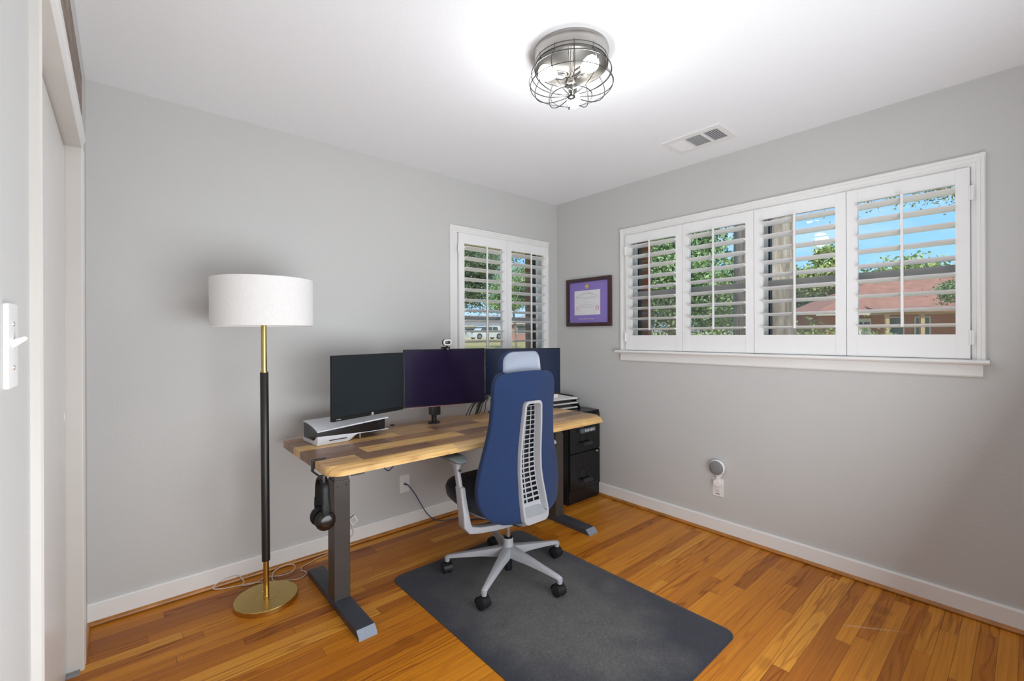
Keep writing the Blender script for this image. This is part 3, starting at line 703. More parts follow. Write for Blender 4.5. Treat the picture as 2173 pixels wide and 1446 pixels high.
# band arc in the yz plane
b = B(); pts = []
for a in range(0, 181, 15): pts.append((0, .043*cos(R(a)), .592+.056*sin(R(a))))
pts = [(0, .048, .545)]+pts+[(0, -.048, .545)]
loops = []
Pn = [Vector(p) for p in pts]
for i, p in enumerate(Pn):
    T_ = (Pn[min(i+1, len(Pn)-1)]-Pn[max(i-1, 0)]).normalized(); nn = Vector((1, 0, 0)).cross(T_)
    loops.append([p + Vector((1, 0, 0))*u*1 + nn*v for u, v in selli(.017, .0070, 14, 2.5)])
b.loft(loops); hb = b.make('headband', M_black, HP, smooth=50)
for s_ in (1, -1):
    b = B(); b.loft([[Vector((u, s_*yy+v, zz)) for u, v in selli(ww, .0045, 12, 3)] for (yy, zz, ww) in ((.048, .552, .0185), (.051, .520, .0185), (.052, .500, .017), (.050, .470, .014))]); b.make('yoke', M_black, HP, smooth=50)
    c0 = Vector((.002, s_*.037, .470)); ax = Vector((.0, s_*1.0, .12 if s_ > 0 else .10)).normalized()
    b = B(); prof_ = [(.034, -.018), (.042, -.013), (.0435, -.002), (.041, .006)]
    b.lathe(prof_, c0, 32, ax); cup = b.make('ear_cushion', M_black, HP, smooth=60)
    b = B(); b.lathe([(.039, .004), (.0395, .012), (.033, .020), (.018, .023), (.001, .024)], c0, 32, ax); b.make('ear_cup', mat('glossy_black', (.012, .008, .006), .2), HP, smooth=70)

# ---------------------------------------------------------------- monitors
def monitor(label, A, Bp, z0, z1, scr, chin, kind):
    """A, Bp: left and right face corners (x, y) seen from the front"""
    A, Bp = Vector((*A, 0)), Vector((*Bp, 0)); mid = (A+Bp)/2; d_ = (Bp-A); wdt = d_.length; rz = math.atan2(d_.y, d_.x)
    t = thing('monitor', label, 'monitor', (mid.x, mid.y, DT), rz, 'monitors on the desk')
    h0, h1 = z0-DT, z1-DT; hw = wdt/2
    b = B(); b.box(-hw, hw, .0, .018, h0, h1, .003); b.box(-hw*.75, hw*.75, .016, .042, h0+.05, h1-.06, .010); b.make('casing', M_black, t, smooth=35)
    B().box(-hw+.006, hw-.006, -.0008, .001, h0+chin, h1-.006).make('screen', scr, t, smooth=0)
    return t, hw, h0, h1
t, hw, h0, h1 = monitor('left monitor angled over the game console, with a silver dot on its lower bezel', (-2.124, -.464), (-1.6705, -.3385), .855, 1.190, M_screen1, .022, 0)
B().box(-hw+.001, hw-.001, -.0016, 0, h0+.001, h0+.019, .0006).make('lower_bezel', M_black, t, smooth=0)
b = B(); b.lathe([(.0078, 0), (.0078, .0008)], (.012, -.0016, h0+.010), 24, (0, -1, 0)); lg = b.make('round_logo', mat('silver_logo', (.75, .75, .75), .4, .3), t)
text_part('hp', .0105, M_black, lg, Matrix.Translation((.012, -.0027, h0+.0105)) @ Matrix.Rotation(R(90), 4, 'X'), 'logo_lettering', depth=.0002)
b = B()
for k in range(4): b.box(-hw+.022+k*.007, -hw+.027+k*.007, -.0022, -.0016, h0+.008, h0+.0115)
b.make('model_print', mat('pale_print', (.5, .5, .52), .5), t, smooth=0)
b = B(); b.box(-.022, .022, .040, .235, h0+.12, h0+.16, .006); b.cyl((0, .240, .002), (0, .240, h0+.20), .014, seg=20); b.box(-.045, .045, .214, .262, .0005, .008, .003); b.make('stand', M_blackm, t, smooth=35)
t, hw, h0, h1 = monitor('centre monitor with the webcam on top, on a black clamp pole', (-1.636, -.279), (-1.1055, -.3905), .849, 1.204, M_screen2, .008, 1)
b = B(); b.box(-hw+.03, hw*.45, -.001, .004, h0-.0035, h0+.001); b.make('lower_trim', mat('pinkish_trim', (.35, .15, .20), .4), t, smooth=0)
b = B(); b.cyl((-.055, .075, .004), (-.055, .075, .20), .0165, seg=24); b.lathe([(.040, .0005), (.040, .005), (.036, .008), (.018, .009)], (-.055, .075, 0), 32); b.box(-.085, -.025, .035, .095, .055, .115, .004); b.box(-.075, -.035, .035, .08, .11, h0+.17, .004)
b.make('clamp_pole', M_blackm, t, smooth=35)
t, hw, h0, h1 = monitor('right monitor angled behind the office chair, nearest the room corner', (-1.004, -.263), (-.5145, -.5165), .861, 1.1955, M_screen3, .018, 2)
b = B()
for k in range(4): b.box(-hw+.010+k*.006, -hw+.0145+k*.006, -.0012, -.0006, h0+.006, h0+.009)
b.make('model_print', mat('pale_print2', (.3, .3, .32), .5), t, smooth=0)
b = B(); b.box(-.222, -.16, .035, .075, .006, h0+.14, .004); b.box(-.235, .0, -.055, .14, .001, .008, .003); b.make('stand', M_black, t, smooth=35)
# cables hanging behind the right monitor
b = B(); rnd = random.Random(4)
for k in range(9):
    x0 = -1.045+.012*k; x1 = -1.10+.016*k+rnd.uniform(-.02, .02)
    b.tube([(x0+.03, -.225+.004*k, .875), (x0+.01, -.235, .855+rnd.uniform(-.01, .012)), ((x0+x1)/2-.01, -.215, .81), (x1, -.20, .76), (x1-.01, -.195, .734)], .0028, 6)
tag(b.make('cable_bundle', M_cblack, smooth=80), 'bundle of black cables hanging behind the desk centre', 'cables', kind='stuff')
# webcam
Wc = thing('webcam', 'white rimmed webcam clipped on top of the centre monitor', 'webcam', (-1.365, -.338, 1.205), R(-11.8))
b = B(); b.prism(rrect(-.031, .031, .018, .062, .0215, 10), -.008, .010, 'y', .002); b.make('camera_body', M_black, Wc, smooth=40)
b = B(); b.prism(rrect(-.029, .029, .020, .060, .0195, 10), -.0115, -.008, 'y', .0012); b.make('white_rim', M_plast, Wc, smooth=40, label='white light ring')
b = B(); b.prism(rrect(-.018, .018, .030, .050, .0098, 10), -.0128, -.011, 'y', .0005); fp = b.make('lens_panel', mat('smoked_lens', (.02, .02, .022), .15), Wc, smooth=40)
b = B(); b.lathe([(.0055, 0), (.005, .0012), (.001, .0014)], (0, -.0128, .040), 20, (0, -1, 0)); b.make('lens', mat('lens_glass', (.04, .05, .03), .08), fp)
b = B(); b.box(-.017, .014, -.016, .020, -.008, .012, .003); b.prism([(-.02, .002), (-.005, .012), (.02, .012), (.035, .0)], -.032, -.008, 'x', .002); b.box(-.006, .006, -.004, .008, .008, .022, .002); b.make('clip', M_black, Wc, smooth=35)
b = B(); b.prism([(-.006, -.005), (-.001, .004), (.004, -.005), (.0015, -.0035), (-.0025, -.0035)], -.0168, -.0162, 'y'); b.make('clip_logo', M_plast, Wc, smooth=0)

# ---------------------------------------------------------------- game console lying flat
GC = thing('game_console', 'white and black game console lying flat on the left end of the desk', 'game console', (-1.989, -.292, DT), R(3.8))
hx = .190; gyf, gyb = -.095, .098
def g_wt(f): return .049*(1-f)+.030*f          # top of the white lower shell at the front
def g_tf(f): return .070+.024*f                # front height of the core
def g_top(f, y):                               # height of the core top across the depth
    q_ = (gyb-y)/(gyb-gyf); return .102-(.102-g_tf(f))*q_**2.2
b = B(); rows = []
for i in range(25):
    f = i/24; x = -hx+2*hx*f; cut = .012*max(0, (f-.80)/.2)**2
    yfr = gyf+.005+cut
    ys_ = [yfr+(gyb-.004-yfr)*k/8 for k in range(9)]
    rows.append([(x, yfr, g_wt(f)-.004)]+[(x, y, g_top(f, y)-.001) for y in ys_]+[(x, gyb-.004, .018), (x, 0, .020)])
b.loft(rows); b.make('core', M_psk, GC, smooth=30)
def shell_top(x0, x1, nm):
    b = B(); n = 12; rows = []
    for i in range(n+1):
        x = x0+(x1-x0)*i/n; f = (x+hx)/(2*hx); ys_ = [gyf+(gyb-gyf)*k/10 for k in range(11)]
        rows.append([(x, y, g_top(f, y)) for y in ys_]+[(x, y, g_top(f, y)+.0045+.002*sin(min(1, f)*pi)) for y in ys_[::-1]])
    b.loft(rows); return b.make(nm, M_psw, GC, smooth=50)
shell_top(-hx-.003, .052, 'top_shell'); shell_top(.0545, hx+.012, 'top_shell')
b = B(); rows = []
for i in range(41):
    f = i/40; x = -hx-.003+f*(2*hx+.016)
    u_ = min(1, max(0, (f-.40)/.17)); bot = .002+.030*(u_*u_*(3-2*u_))-.006*max(0, f-.6)
    tf = g_wt(f); yfr = gyf-.002
    if bot > tf-.005: tf = bot+.005
    rows.append([(x, yfr+.010, bot), (x, yfr, bot+(tf-bot)*.5), (x, yfr+.001, tf), (x, yfr+.012, tf-.001), (x, yfr+.05, max(.022, bot+.004)), (x, gyb, .020 if bot < .016 else bot+.004), (x, gyb, min(bot, .016)), (x, .0, bot)])
b.loft(rows); ls = b.make('lower_shell', M_psw, GC, smooth=40)
B().box(-.135, -.040, gyf-.0032, gyf+.001, .020, .0245, .0006).make('disc_slot', M_slot, ls, smooth=0)
b = B()
for k in range(2): b.cyl((.045+k*.004, -.07+k*.12, 0), (.045+k*.004, -.07+k*.12, .032), .003, .006, seg=10)
b.make('clear_foot', mat('clear_plastic', (.8, .8, .8), .15, trans=.6), GC)
b = B()
for x0, x1 in ((-.085, -.070), (-.052, -.044)): b.box(x0, x1, gyf+.0035, gyf+.006, .058, .062, .0005)
b.make('front_port', M_black, GC, smooth=0)
b = B(); b.box(-.012, .012, -.0095, .0095, 0, .007, .002); o = b.make('usb_receiver', M_black, smooth=30); o.location = (-1.650, -.155, DT+.0003); o.rotation_euler = (0, 0, R(-20)); tag(o, 'tiny black dongle lying on the desk right of the console', 'dongle')

# ================================================================== FILE CABINET + TRAY
FC = thing('file_cabinet', 'black two drawer metal file cabinet in the room corner behind the desk leg', 'file cabinet', (0, 0, 0))
cx0, cx1, cy0, cy1, cz = -.388, -.008, -.470, -.030, .688
B().box(cx0, cx1, cy0+.004, cy1, 0, cz, .002).make('carcass', M_cabinet, FC, smooth=0)
def drawer(z0, z1, parent, zc):
    d_ = B().box(cx0+.014, cx1-.014, cy0-.014, cy0+.006, z0, z1, .002).make('drawer', M_cabinet, parent, smooth=0)
    xm = (cx0+cx1)/2-.012; y = cy0-.014
    b = B()
    for a, c, e, f in ((-.046, .046, zc+.040, zc+.046), (-.046, .046, zc-.006, zc), (-.046, -.038, zc, zc+.040), (.038, .046, zc, zc+.040)): b.box(xm+a, xm+c, y-.004, y, e, f, .0008)
    b.make('label_holder', M_cabtrim, d_, smooth=0)
    b = B(); b.prism([(y, zc-.030), (y-.006, zc-.018), (y-.018, zc-.014), (y-.030, zc-.020), (y-.036, zc-.036), (y-.034, zc-.040), (y-.026, zc-.028), (y-.016, zc-.024), (y-.004, zc-.030), (y, zc-.040)], xm-.040, xm+.062, 'x', .0008); b.make('handle', M_cabtrim, d_, smooth=40)
    B().box(xm-.072, xm-.044, y-.003, y+.001, zc-.046, zc-.022, .001).make('latch', M_slot, d_, smooth=0)
    return d_
d1 = drawer(.388, .672, FC, .482); d2 = drawer(.108, .380, FC, .200)
B().box(cx0+.010, cx1-.010, cy0-.002, cy0+.006, .004, .100, .001).make('kickplate', M_cabinet, FC, smooth=0)
b = B(); b.lathe([(.009, 0), (.009, .004), (.0075, .006), (.001, .006)], (cx1-.050, cy0-.013, .366), 20, (0, -1, 0)); b.make('lock', M_silver, FC, smooth=35, label='round silver lock')
CL = thing('combination_lock', 'small grey combination lock bar at the top drawer of the file cabinet', 'lock', (-.190, cy0-.0145, .552))
b = B(); b.prism(rrect(-.088, .088, -.016, .016, .009), -.022, -.001, 'y', .003); b.make('lock_body', mat('slate_plastic', (.10, .12, .15), .35), CL, smooth=40)
b = B()
for k in range(7): b.cyl((-.035+k*.017, -.0225, -.008), (-.035+k*.017, -.0225, .009), .0045, seg=10)
b.make('dial', M_silver, CL)
# letter tray
TR = thing('letter_tray', 'black tiered letter tray with papers on top of the file cabinet', 'letter tray', (-.225, -.195, cz), R(-6))
b = B()
for z in (.004, .040, .076): b.box(-.165, .150, -.125, .14, z, z+.0025, .0005)
b.make('shelf', M_blackm, TR, smooth=0)
for s_ in (-.165, .150):
    b = B(); b.prism([(-.128, .0), (-.128, .016), (-.040, .098), (.14, .098), (.14, .0)], s_-.0015, s_+.0015, 'x'); 
    b.make('side_panel', M_blackm, TR, smooth=0)
for z, n, nm, lab in ((.0067, 0, 'papers', 'papers in the lowest slot of the black letter tray'), (.0428, 1, 'papers', 'papers in the middle slot of the black letter tray'), (.0788, 2, 'papers', 'white papers lying on the top level of the black letter tray')):
    b = B(); b.box(-.155, .138, -.112, .13, z, z+.010, .001); o = b.make(nm, M_paper, smooth=0); o.location = TR.location; o.rotation_euler = TR.rotation_euler; tag(o, lab, 'papers', 'papers in the letter tray')
b = B(); b.prism([(-.255, .800), (-.150, .800), (-.140, .852), (-.162, .846), (-.255, .838)], -.200, -.198, 'y'); o = b.make('white_card', M_paper, smooth=0); o.location = (-.10, -.04, -.019); tag(o, 'white card standing upright behind the right monitor on the letter tray', 'card')

# ================================================================== OFFICE CHAIR
CRZ = R(-1.0)
CHR = thing('office_chair', 'navy blue high back office chair with light grey frame and headrest', 'office chair', (-1.352, -.912, .0035), CRZ)
def lerp_t(tbl, z):
    if z <= tbl[0][0]: return tbl[0][1]
    for (a, va), (c, vc) in zip(tbl, tbl[1:]):
        if z <= c:
            t_ = (z-a)/(c-a); t_ = t_*t_*(3-2*t_)*.35 + t_*.65; return va+(vc-va)*t_
    return tbl[-1][1]
# five-star base
b = B(); b.lathe([(.030, .105), (.034, .112), (.032, .150), (.0275, .160), (.0265, .196), (.0255, .200), (.018, .2005)], (0, 0, 0), 40)
base = b.make('base_hub', M_cgrey, CHR, smooth=35)
angs = [R(a) for a in (-150.5, -80.5, -8.5, 64.0, 137.0)]
for a in angs:
    a2 = a - CRZ; dr = Vector((cos(a2), sin(a2), 0)); sd_ = Vector((-sin(a2), cos(a2), 0)); loops = []
    for r_, zt, zb, wt, wb in ((.010, .160, .108, .021, .026), (.06, .150, .105, .020, .025), (.14, .136, .104, .0165, .0215), (.24, .118, .096, .0125, .0175), (.318, .104, .088, .0100, .0150), (.336, .098, .082, .0090, .0140), (.342, .090, .080, .006, .010)):
        loops.append([dr*r_ + sd_*s2 + Vector((0, 0, z_)) for s2, z_ in ((-wb, zb), (wb, zb), (wb*.98, zb+(zt-zb)*.35), (wt, zt-.002), (wt*.6, zt), (-wt*.6, zt), (-wt, zt-.002), (-wb*.98, zb+(zt-zb)*.35))])
    b = B(); b.loft(loops); b.cyl(dr*.330+Vector((0, 0, .066)), dr*.330+Vector((0, 0, .092)), .0125, .0145, seg=16); b.make('base_arm', M_cgrey, CHR, smooth=40)
cast_ax = [R(6), R(-6), R(2), R(20), R(-14)]
for k, a in enumerate(angs):
    a2 = a - CRZ; c0 = Vector((cos(a2), sin(a2), 0))*.330; ax = Vector((cos(cast_ax[k]-CRZ), sin(cast_ax[k]-CRZ), 0)); fwd = Vector((-ax.y, ax.x, 0))*.008
    w0 = c0 + fwd + Vector((0, 0, .0295)); b = B()
    for s_ in (-1, 1): b.lathe([(.0255, .006), (.0285, .0075), (.0295, .014), (.0285, .022), (.020, .0255), (.001, .026)], w0, 28, ax*s_)
    b.make('caster', M_rubber, CHR, smooth=45)
    b = B(); hood = []
    for i in range(9):
        t_ = R(-10+200*i/8); hood.append(w0 + Vector((ax.y, -ax.x, 0))*cos(t_)*.0315 + Vector((0, 0, 1))*sin(t_)*.0315)
    loops = [[p + ax*s2*.0235 + (p-w0).normalized()*dz for s2, dz in ((-1, 0), (1, 0), (1, .0022), (-1, .0022))] for p in hood]
    b.loft(loops); b.cyl(c0+Vector((0, 0, .050)), c0+Vector((0, 0, .072)), .0055, seg=10); b.make('caster_hood', M_black, CHR, smooth=45)
b = B(); b.lathe([(.024, .198), (.024, .203), (.0155, .204), (.0155, .206)], (0, 0, 0), 28); b.make('column_collar', M_black, CHR, smooth=30)
b = B(); b.lathe([(.020, .028), (.021, .032), (.021, .094), (.030, .096), (.030, .106)], (0, 0, 0), 28); b.make('cylinder_foot', M_rubber, CHR, smooth=30)
b = B(); b.lathe([(.0125, .203), (.0125, .262), (.0165, .266), (.0165, .330)], (0, 0, 0), 28); b.make('gas_column', M_silver, CHR, smooth=30)
b = B(); b.box(-.055, .055, -.10, .13, .315, .375, .014, 3); b.box(-.16, .16, -.02, .05, .345, .372, .008); b.make('tilt_mechanism', M_cgreyd, CHR, smooth=40)
# seat pan + cushion
def slab_loops(levels, p=3.4, n=44, cy=.085):
    out = []
    for z, wx, wy, bow in levels:
        out.append([(x, y+cy, z + bow*((y/.24)) ) for x, y in selli(wx, wy, n, p)])
    return out
b = B(); b.loft(slab_loops([(.366, .16, .15, .010), (.382, .215, .205, .018), (.398, .248, .228, .026), (.410, .258, .236, .028)])); b.make('seat_pan', M_cgrey, CHR, smooth=60)
b = B(); b.loft(slab_loops([(.404, .242, .222, .026), (.414, .258, .236, .028), (.440, .262, .240, .030), (.462, .254, .232, .028), (.474, .228, .208, .022), (.478, .15, .14, .012)])); b.make('seat', M_navyd, CHR, smooth=80)
# ---- backrest
WT = [(.355, .150), (.375, .205), (.40, .238), (.45, .266), (.50, .274), (.55, .272), (.62, .258), (.70, .235), (.78, .217), (.86, .206), (.94, .203), (1.02, .203), (1.06, .199), (1.085, .182), (1.10, .150)]
YC = [(.355, -.215), (.40, -.212), (.45, -.200), (.52, -.184), (.60, -.172), (.70, -.172), (.80, -.182), (.90, -.192), (.96, -.196), (1.02, -.190), (1.10, -.176)]   # fabric surface at the spine
YE = [(.355, -.150), (.45, -.110), (.55, -.103), (.70, -.112), (.85, -.132), (1.0, -.146), (1.10, -.150)]          # side edges
RW = [(.355, .082), (.41, .086), (.47, .083), (.55, .077), (.62, .075), (.80, .069), (.94, .059), (.96, .056)]
ZT, ZB = .958, .352
def back_pt(f, z):       # f in -1..1 across
    w_ = lerp_t(WT, z); yc = lerp_t(YC, z); ye = lerp_t(YE, z); a = abs(f)
    return Vector((f*w_, yc+(ye-yc)*(a**1.7), z))
rows = []; zs = [.355, .362, .375, .40, .43, .46, .50, .54, .58, .62, .66, .70, .74, .78, .82, .86, .90, .935, .955, .975, 1.0, 1.03, 1.055, 1.07, 1.085, 1.095, 1.10]
for z in zs:
    w_ = lerp_t(WT, z); k = min(.9, lerp_t(RW, z)*.90/w_)
    fs = [-1, -.985, -.95, -.88, -.76, -.62, -.5, -k, -k*.5, 0, k*.5, k, .5, .62, .76, .88, .95, .985, 1]
    row = []
    for f in fs:
        p = back_pt(f, z)
        if z > 1.03: p.z += .010*(1-abs(f)**2)*((z-1.03)/.07) - .004
        row.append(p)
    e0, e1 = row[0].copy(), row[-1].copy()
    row = [e0+Vector((.004, .030, 0)), e0+Vector((-.001, .014, 0))] + row + [e1+Vector((.001, .014, 0)), e1+Vector((-.004, .030, 0))]
    rows.append(row)
b = B(); V_ = [[b.bm.verts.new(p) for p in rw] for rw in rows]
for j in range(len(rows)-1):
    for i in range(len(rows[0])-1):
        zm = (zs[j]+zs[j+1])/2
        if 9 <= i <= 12 and zm < ZT-.012: continue
        b.bm.faces.new((V_[j][i], V_[j][i+1], V_[j+1][i+1], V_[j+1][i]))
bk = b.make('back_cover', M_navy, CHR, smooth=80, mods=[('SOLIDIFY', dict(thickness=.004, offset=1)), ('SUBSURF', dict(levels=1, render_levels=1))], label='navy knit back cover')
# front cushion filling the back, facing the desk
loops = []
for z in zs:
    w_ = lerp_t(WT, z)*.965; ye = lerp_t(YE, z); yc = lerp_t(YC, z); lp = []
    fs = [-1+2*i/16 for i in range(17)]
    for f in fs: lp.append((f*w_, yc+(ye-yc)*abs(f)**1.7+.016+.040*(1-abs(f)**2.5), z))
    for f in fs[::-1]: lp.append((f*w_*.97, yc+(ye-yc)*abs(f)**1.7+.040 + (.058*(1-f*f)), z))
    loops.append(lp)
b = B(); b.loft(loops); b.make('back_cushion', M_navy, CHR, smooth=60)
# spine: open frame, inner walls, lattice
outl = []
zz_ = [.400, .44, .48, .54, .60, .68, .76, .84, .91]
def rimx(z): return lerp_t(RW, z)
def rimy(z): return lerp_t(YC, z) - .006
path = []     # closed path (x, z) around the opening, centre of the rim band
for z in zz_: path.append((-rimx(z), z))
for k in range(5): t_ = R(180-90*k/4); path.append((-(rimx(.93)-.024) + .024*cos(t_), .930 + .026*sin(t_)))
for k in range(5): t_ = R(90-90*k/4); path.append(((rimx(.93)-.024) + .024*cos(t_), .930 + .026*sin(t_)))
for z in zz_[::-1]: path.append((rimx(z), z))
for k in range(1, 6): t_ = R(-90*k/5); path.append((rimx(.40)-.034+.034*cos(t_), .385+.034*sin(t_)))
for k in range(0, 5): t_ = R(-90-90*k/5); path.append((-(rimx(.40)-.034)+.034*cos(t_), .385+.034*sin(t_)))
n = len(path); cen = (0, .66)
def inset(p, d_, dzb=0):
    x, z = p; xx = x - math.copysign(min(abs(x), d_), x) if abs(x) > .001 else x
    if z > .93: zz = z - d_*(z-.93)/.026
    elif z < .40: zz = z + dzb*(.40-z)/.05
    else: zz = z
    return (xx, zz)
loopsR = []
for i in range(n):
    x, z = path[i]
    a_ = inset(path[i], .013, .035); c_ = inset(path[i], .019, .075)
    yb0 = rimy(z)
    scoop = max(0, (.43-z)/.08)
    loopsR.append([(x, yb0+.020, z), (x*1.0, yb0-.004, z), (x*.97, yb0-.009, z), (a_[0]*1.02, rimy(a_[1])-.009, a_[1]), (a_[0]*.98, rimy(a_[1])-.003, a_[1]), (c_[0], rimy(c_[1])+.030, c_[1]), (c_[0]*.97, rimy(c_[1])+.034, c_[1])])
loopsR.append(loopsR[0])
b = B()
V2 = [[b.bm.verts.new(p) for p in lp] for lp in loopsR[:-1]]; V2.append(V2[0])
for a_, c_ in zip(V2, V2[1:]):
    for i in range(len(a_)-1): b.bm.faces.new((a_[i], a_[i+1], c_[i+1], c_[i]))
b.make('spine_frame', M_cgrey, CHR, smooth=50)
# lattice bars inside the channel
b = B(); z = .452
nrow = 20; ztop = .925
def ly(z): return rimy(z)+.030
for i in range(nrow+1):
    zc = .436 + (ztop-.436)*i/nrow; hb = .0044 - .0031*i/nrow; wv = rimx(zc)-.017
    y_ = ly(zc); b.box(-wv, wv, y_-.0015, y_+.0015, zc-hb, zc+hb)
for fx, wb in ((-.97, .0040), (-.34, .0036), (.34, .0036), (.97, .0040)):
    loops = []
    for i in range(13):
        zc = .432 + (ztop-.432)*i/12; xx = (rimx(zc)-.017)*fx; k = wb*(1-.55*i/12); y_ = ly(zc)
        loops.append([(xx-k, y_-.0020, zc), (xx+k, y_-.0020, zc), (xx+k, y_+.0015, zc), (xx-k, y_+.0015, zc)])
    b.loft(loops)
# solid lower plate below the lattice
rows_ = []
for zc, dy_ in ((.400, .004), (.42, .002), (.438, .0005)): rows_.append([(-(rimx(zc)-.014), ly(zc)-dy_, zc), (0, ly(zc)-dy_, zc), (rimx(zc)-.014, ly(zc)-dy_, zc)])
b.grid(rows_); b.make('spine_lattice', M_cgrey, CHR, smooth=0)
rows_ = []
for i in range(14):
    zc = .415 + .525*i/13; rows_.append([(-(rimx(zc)-.014), ly(zc)+.010, zc), (rimx(zc)-.014, ly(zc)+.010, zc)])
b = B(); b.grid(rows_); b.make('spine_backing', M_slot, CHR, smooth=40, recalc=False, mods=[('SOLIDIFY', dict(thickness=.002))])
# link from the spine to the mechanism
b = B(); loops = []
for y_, z_, wx, hz in ((-.205, .372, .062, .020), (-.17, .345, .058, .026), (-.12, .332, .052, .024), (-.06, .335, .045, .022)):
    loops.append([(x, y_, z_+h) for x, h in selli(wx, hz, 20, 3)])
b.loft(loops); b.make('back_bracket', M_cgrey, CHR, smooth=60)
b = B(); loops = []
for y_, z_, wx, hz in ((-.16, .322, .040, .010), (-.10, .305, .050, .016), (-.02, .300, .052, .018), (.05, .305, .050, .014)):
    loops.append([(x+.02, y_, z_+h) for x, h in selli(wx, hz, 20, 3)])
b.loft(loops); b.make('tilt_cover', mat('graphite_cover', (.05, .05, .055), .3, .5), CHR, smooth=60)
# headrest
HB = thing  # (plain parts below)
def hr_loops(y0, y1, sc_, dz=0.):
    return [(x*(1+.10*(1.2-z)/.15), z) for x, z in rrect(-.120, .120, 1.052, 1.203, [.052, .052, .01, .01], 8)]
base_pts = hr_loops(0, 0, 1)
def hr(y, s_, dz=0): return [(x*s_, y + .035*(x/.128)**2 + .10*(z-1.10), (z-1.14)*s_+1.14+dz) for x, z in base_pts]
b = B(); b.loft([hr(-.158, .93), hr(-.163, .97), hr(-.160, .985), hr(-.150, .985)]); b.make('headrest_shell', mat('headrest_grey', (.33, .37, .45), .4, var=.02), CHR, smooth=50)
b = B(); b.loft([hr(-.151, .985), hr(-.147, 1.025), hr(-.128, 1.03), hr(-.116, .98), hr(-.110, .88)]); b.make('headrest_pad', M_navy, CHR, smooth=60)
b = B(); b.box(-.035, .035, -.142, -.130, .98, 1.07, .004); b.make('headrest_stem', M_cgreyd, CHR, smooth=30)
# arms
for s_ in (-1, 1):
    b = B(); loops = []
    pth = [(.02, -.045, .298, .020, .015), (.12, -.035, .300, .020, .015), (.21, -.018, .306, .021, .016), (.262, -.010, .318, .024, .019), (.282, -.006, .345, .028, .022), (.286, .000, .40, .029, .017), (.286, .018, .47, .0275, .015), (.286, .030, .522, .0265, .0145), (.286, .031, .526, .022, .012)]
    for i, (x, y, z, wy, th) in enumerate(pth):
        p0 = Vector(pth[max(i-1, 0)][:3]); p1 = Vector(pth[min(i+1, len(pth)-1)][:3]); T_ = (p1-p0).normalized(); T_.y = 0; T_.normalize()
        nn = Vector((T_.z, 0, -T_.x))
        loops.append([Vector((s_*(x+nn.x*v), y+u, z+nn.z*v)) for u, v in selli(wy, th, 24, 7)])
    b.loft(loops); b.make('arm_bracket', M_cgrey, CHR, smooth=45)
    b = B(); loops = []
    for y, z, wy, th in ((.028, .50, .0195, .0115), (.052, .58, .0190, .0110), (.060, .61, .0195, .0115), (.064, .632, .028, .017), (.066, .648, .044, .028), (.068, .655, .055, .034)):
        loops.append([Vector((s_*.286+v, y+u, z)) for u, v in selli(wy, th, 20, 3.5)])
    b.loft(loops); ap = b.make('arm_post', M_cgrey, CHR, smooth=45)
    b = B(); b.cyl((s_*.286-.0, .030, .606), (s_*.286-.0, .045, .606), .008, seg=16); b.make('height_button', M_silver, ap)
    b = B(); loops = []
    for z, k in ((.654, .80), (.658, .96), (.664, 1.0), (.670, .96), (.675, .80)):
        loops.append([(s_*(.290 if s_ < 0 else .326) + v*k, (.115 if s_ < 0 else .100) + u*k, z + .012*abs(min(0, u)/.125)**3*0 - (.010*max(0, -u/.125)**4)) for u, v in selli(.125, .046, 36, 3.4)])
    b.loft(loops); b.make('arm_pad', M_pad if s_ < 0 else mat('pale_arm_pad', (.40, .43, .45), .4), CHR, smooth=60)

# ================================================================== CABLES ON THE WALL / FLOOR
b = B(); b.tube([(-1.490, -.008, .294), (-1.480, -.03, .292), (-1.445, -.05, .24), (-1.395, -.055, .15), (-1.345, -.055, .07), (-1.28, -.06, .012), (-1.20, -.10, .006), (-1.12, -.11, .006), (-1.05, -.12, .006), (-.98, -.14, .006)], .0032, 8)
b.cyl((-1.490, -.004, .294), (-1.484, -.022, .2935), .0055, seg=10)
tag(b.make('network_cable', M_blue, smooth=80), 'blue network cable running from the wall plate down to the floor', 'cable')
b = B(); b.tube([(-.98, -.26, .005), (-1.08, -.20, .005), (-1.15, -.20, .005), (-1.19, -.24, .005), (-1.16, -.28, .005), (-1.08, -.31, .005), (-.95, -.33, .005)], .0045, 8)
tag(b.make('black_cord', M_cblack, smooth=80), 'black cord curled on the floor behind the chair', 'cord')
TG = thing('tagged_cord', 'thin white cord with a printed tag hanging behind the left desk leg', 'cord', (0, 0, 0))
b = B(); b.tube([(-1.935, -.03, .69), (-1.92, -.03, .45), (-1.905, -.028, .22), (-1.868, -.026, .150), (-1.850, -.026, .095), (-1.848, -.026, .072), (-1.872, -.028, .050), (-1.888, -.032, .028), (-1.895, -.034, .008)], .0016, 6); b.make('cord', M_cordw, TG, smooth=80)
mt = Matrix.Translation((-1.845, -.024, .155)) @ Matrix.Rotation(R(-28), 4, 'Y')
b = B(); b.box(-.022, .022, -.0008, .0, -.022, .022, mtx=mt); tg_ = b.make('tag', M_paper, TG, smooth=0)
b = B()
for k in range(6): b.box(-.016, .014, -.0013, -.0008, -.015+k*.0055, -.0128+k*.0055, mtx=mt)
b.make('tag_print', M_ink, tg_, smooth=0)

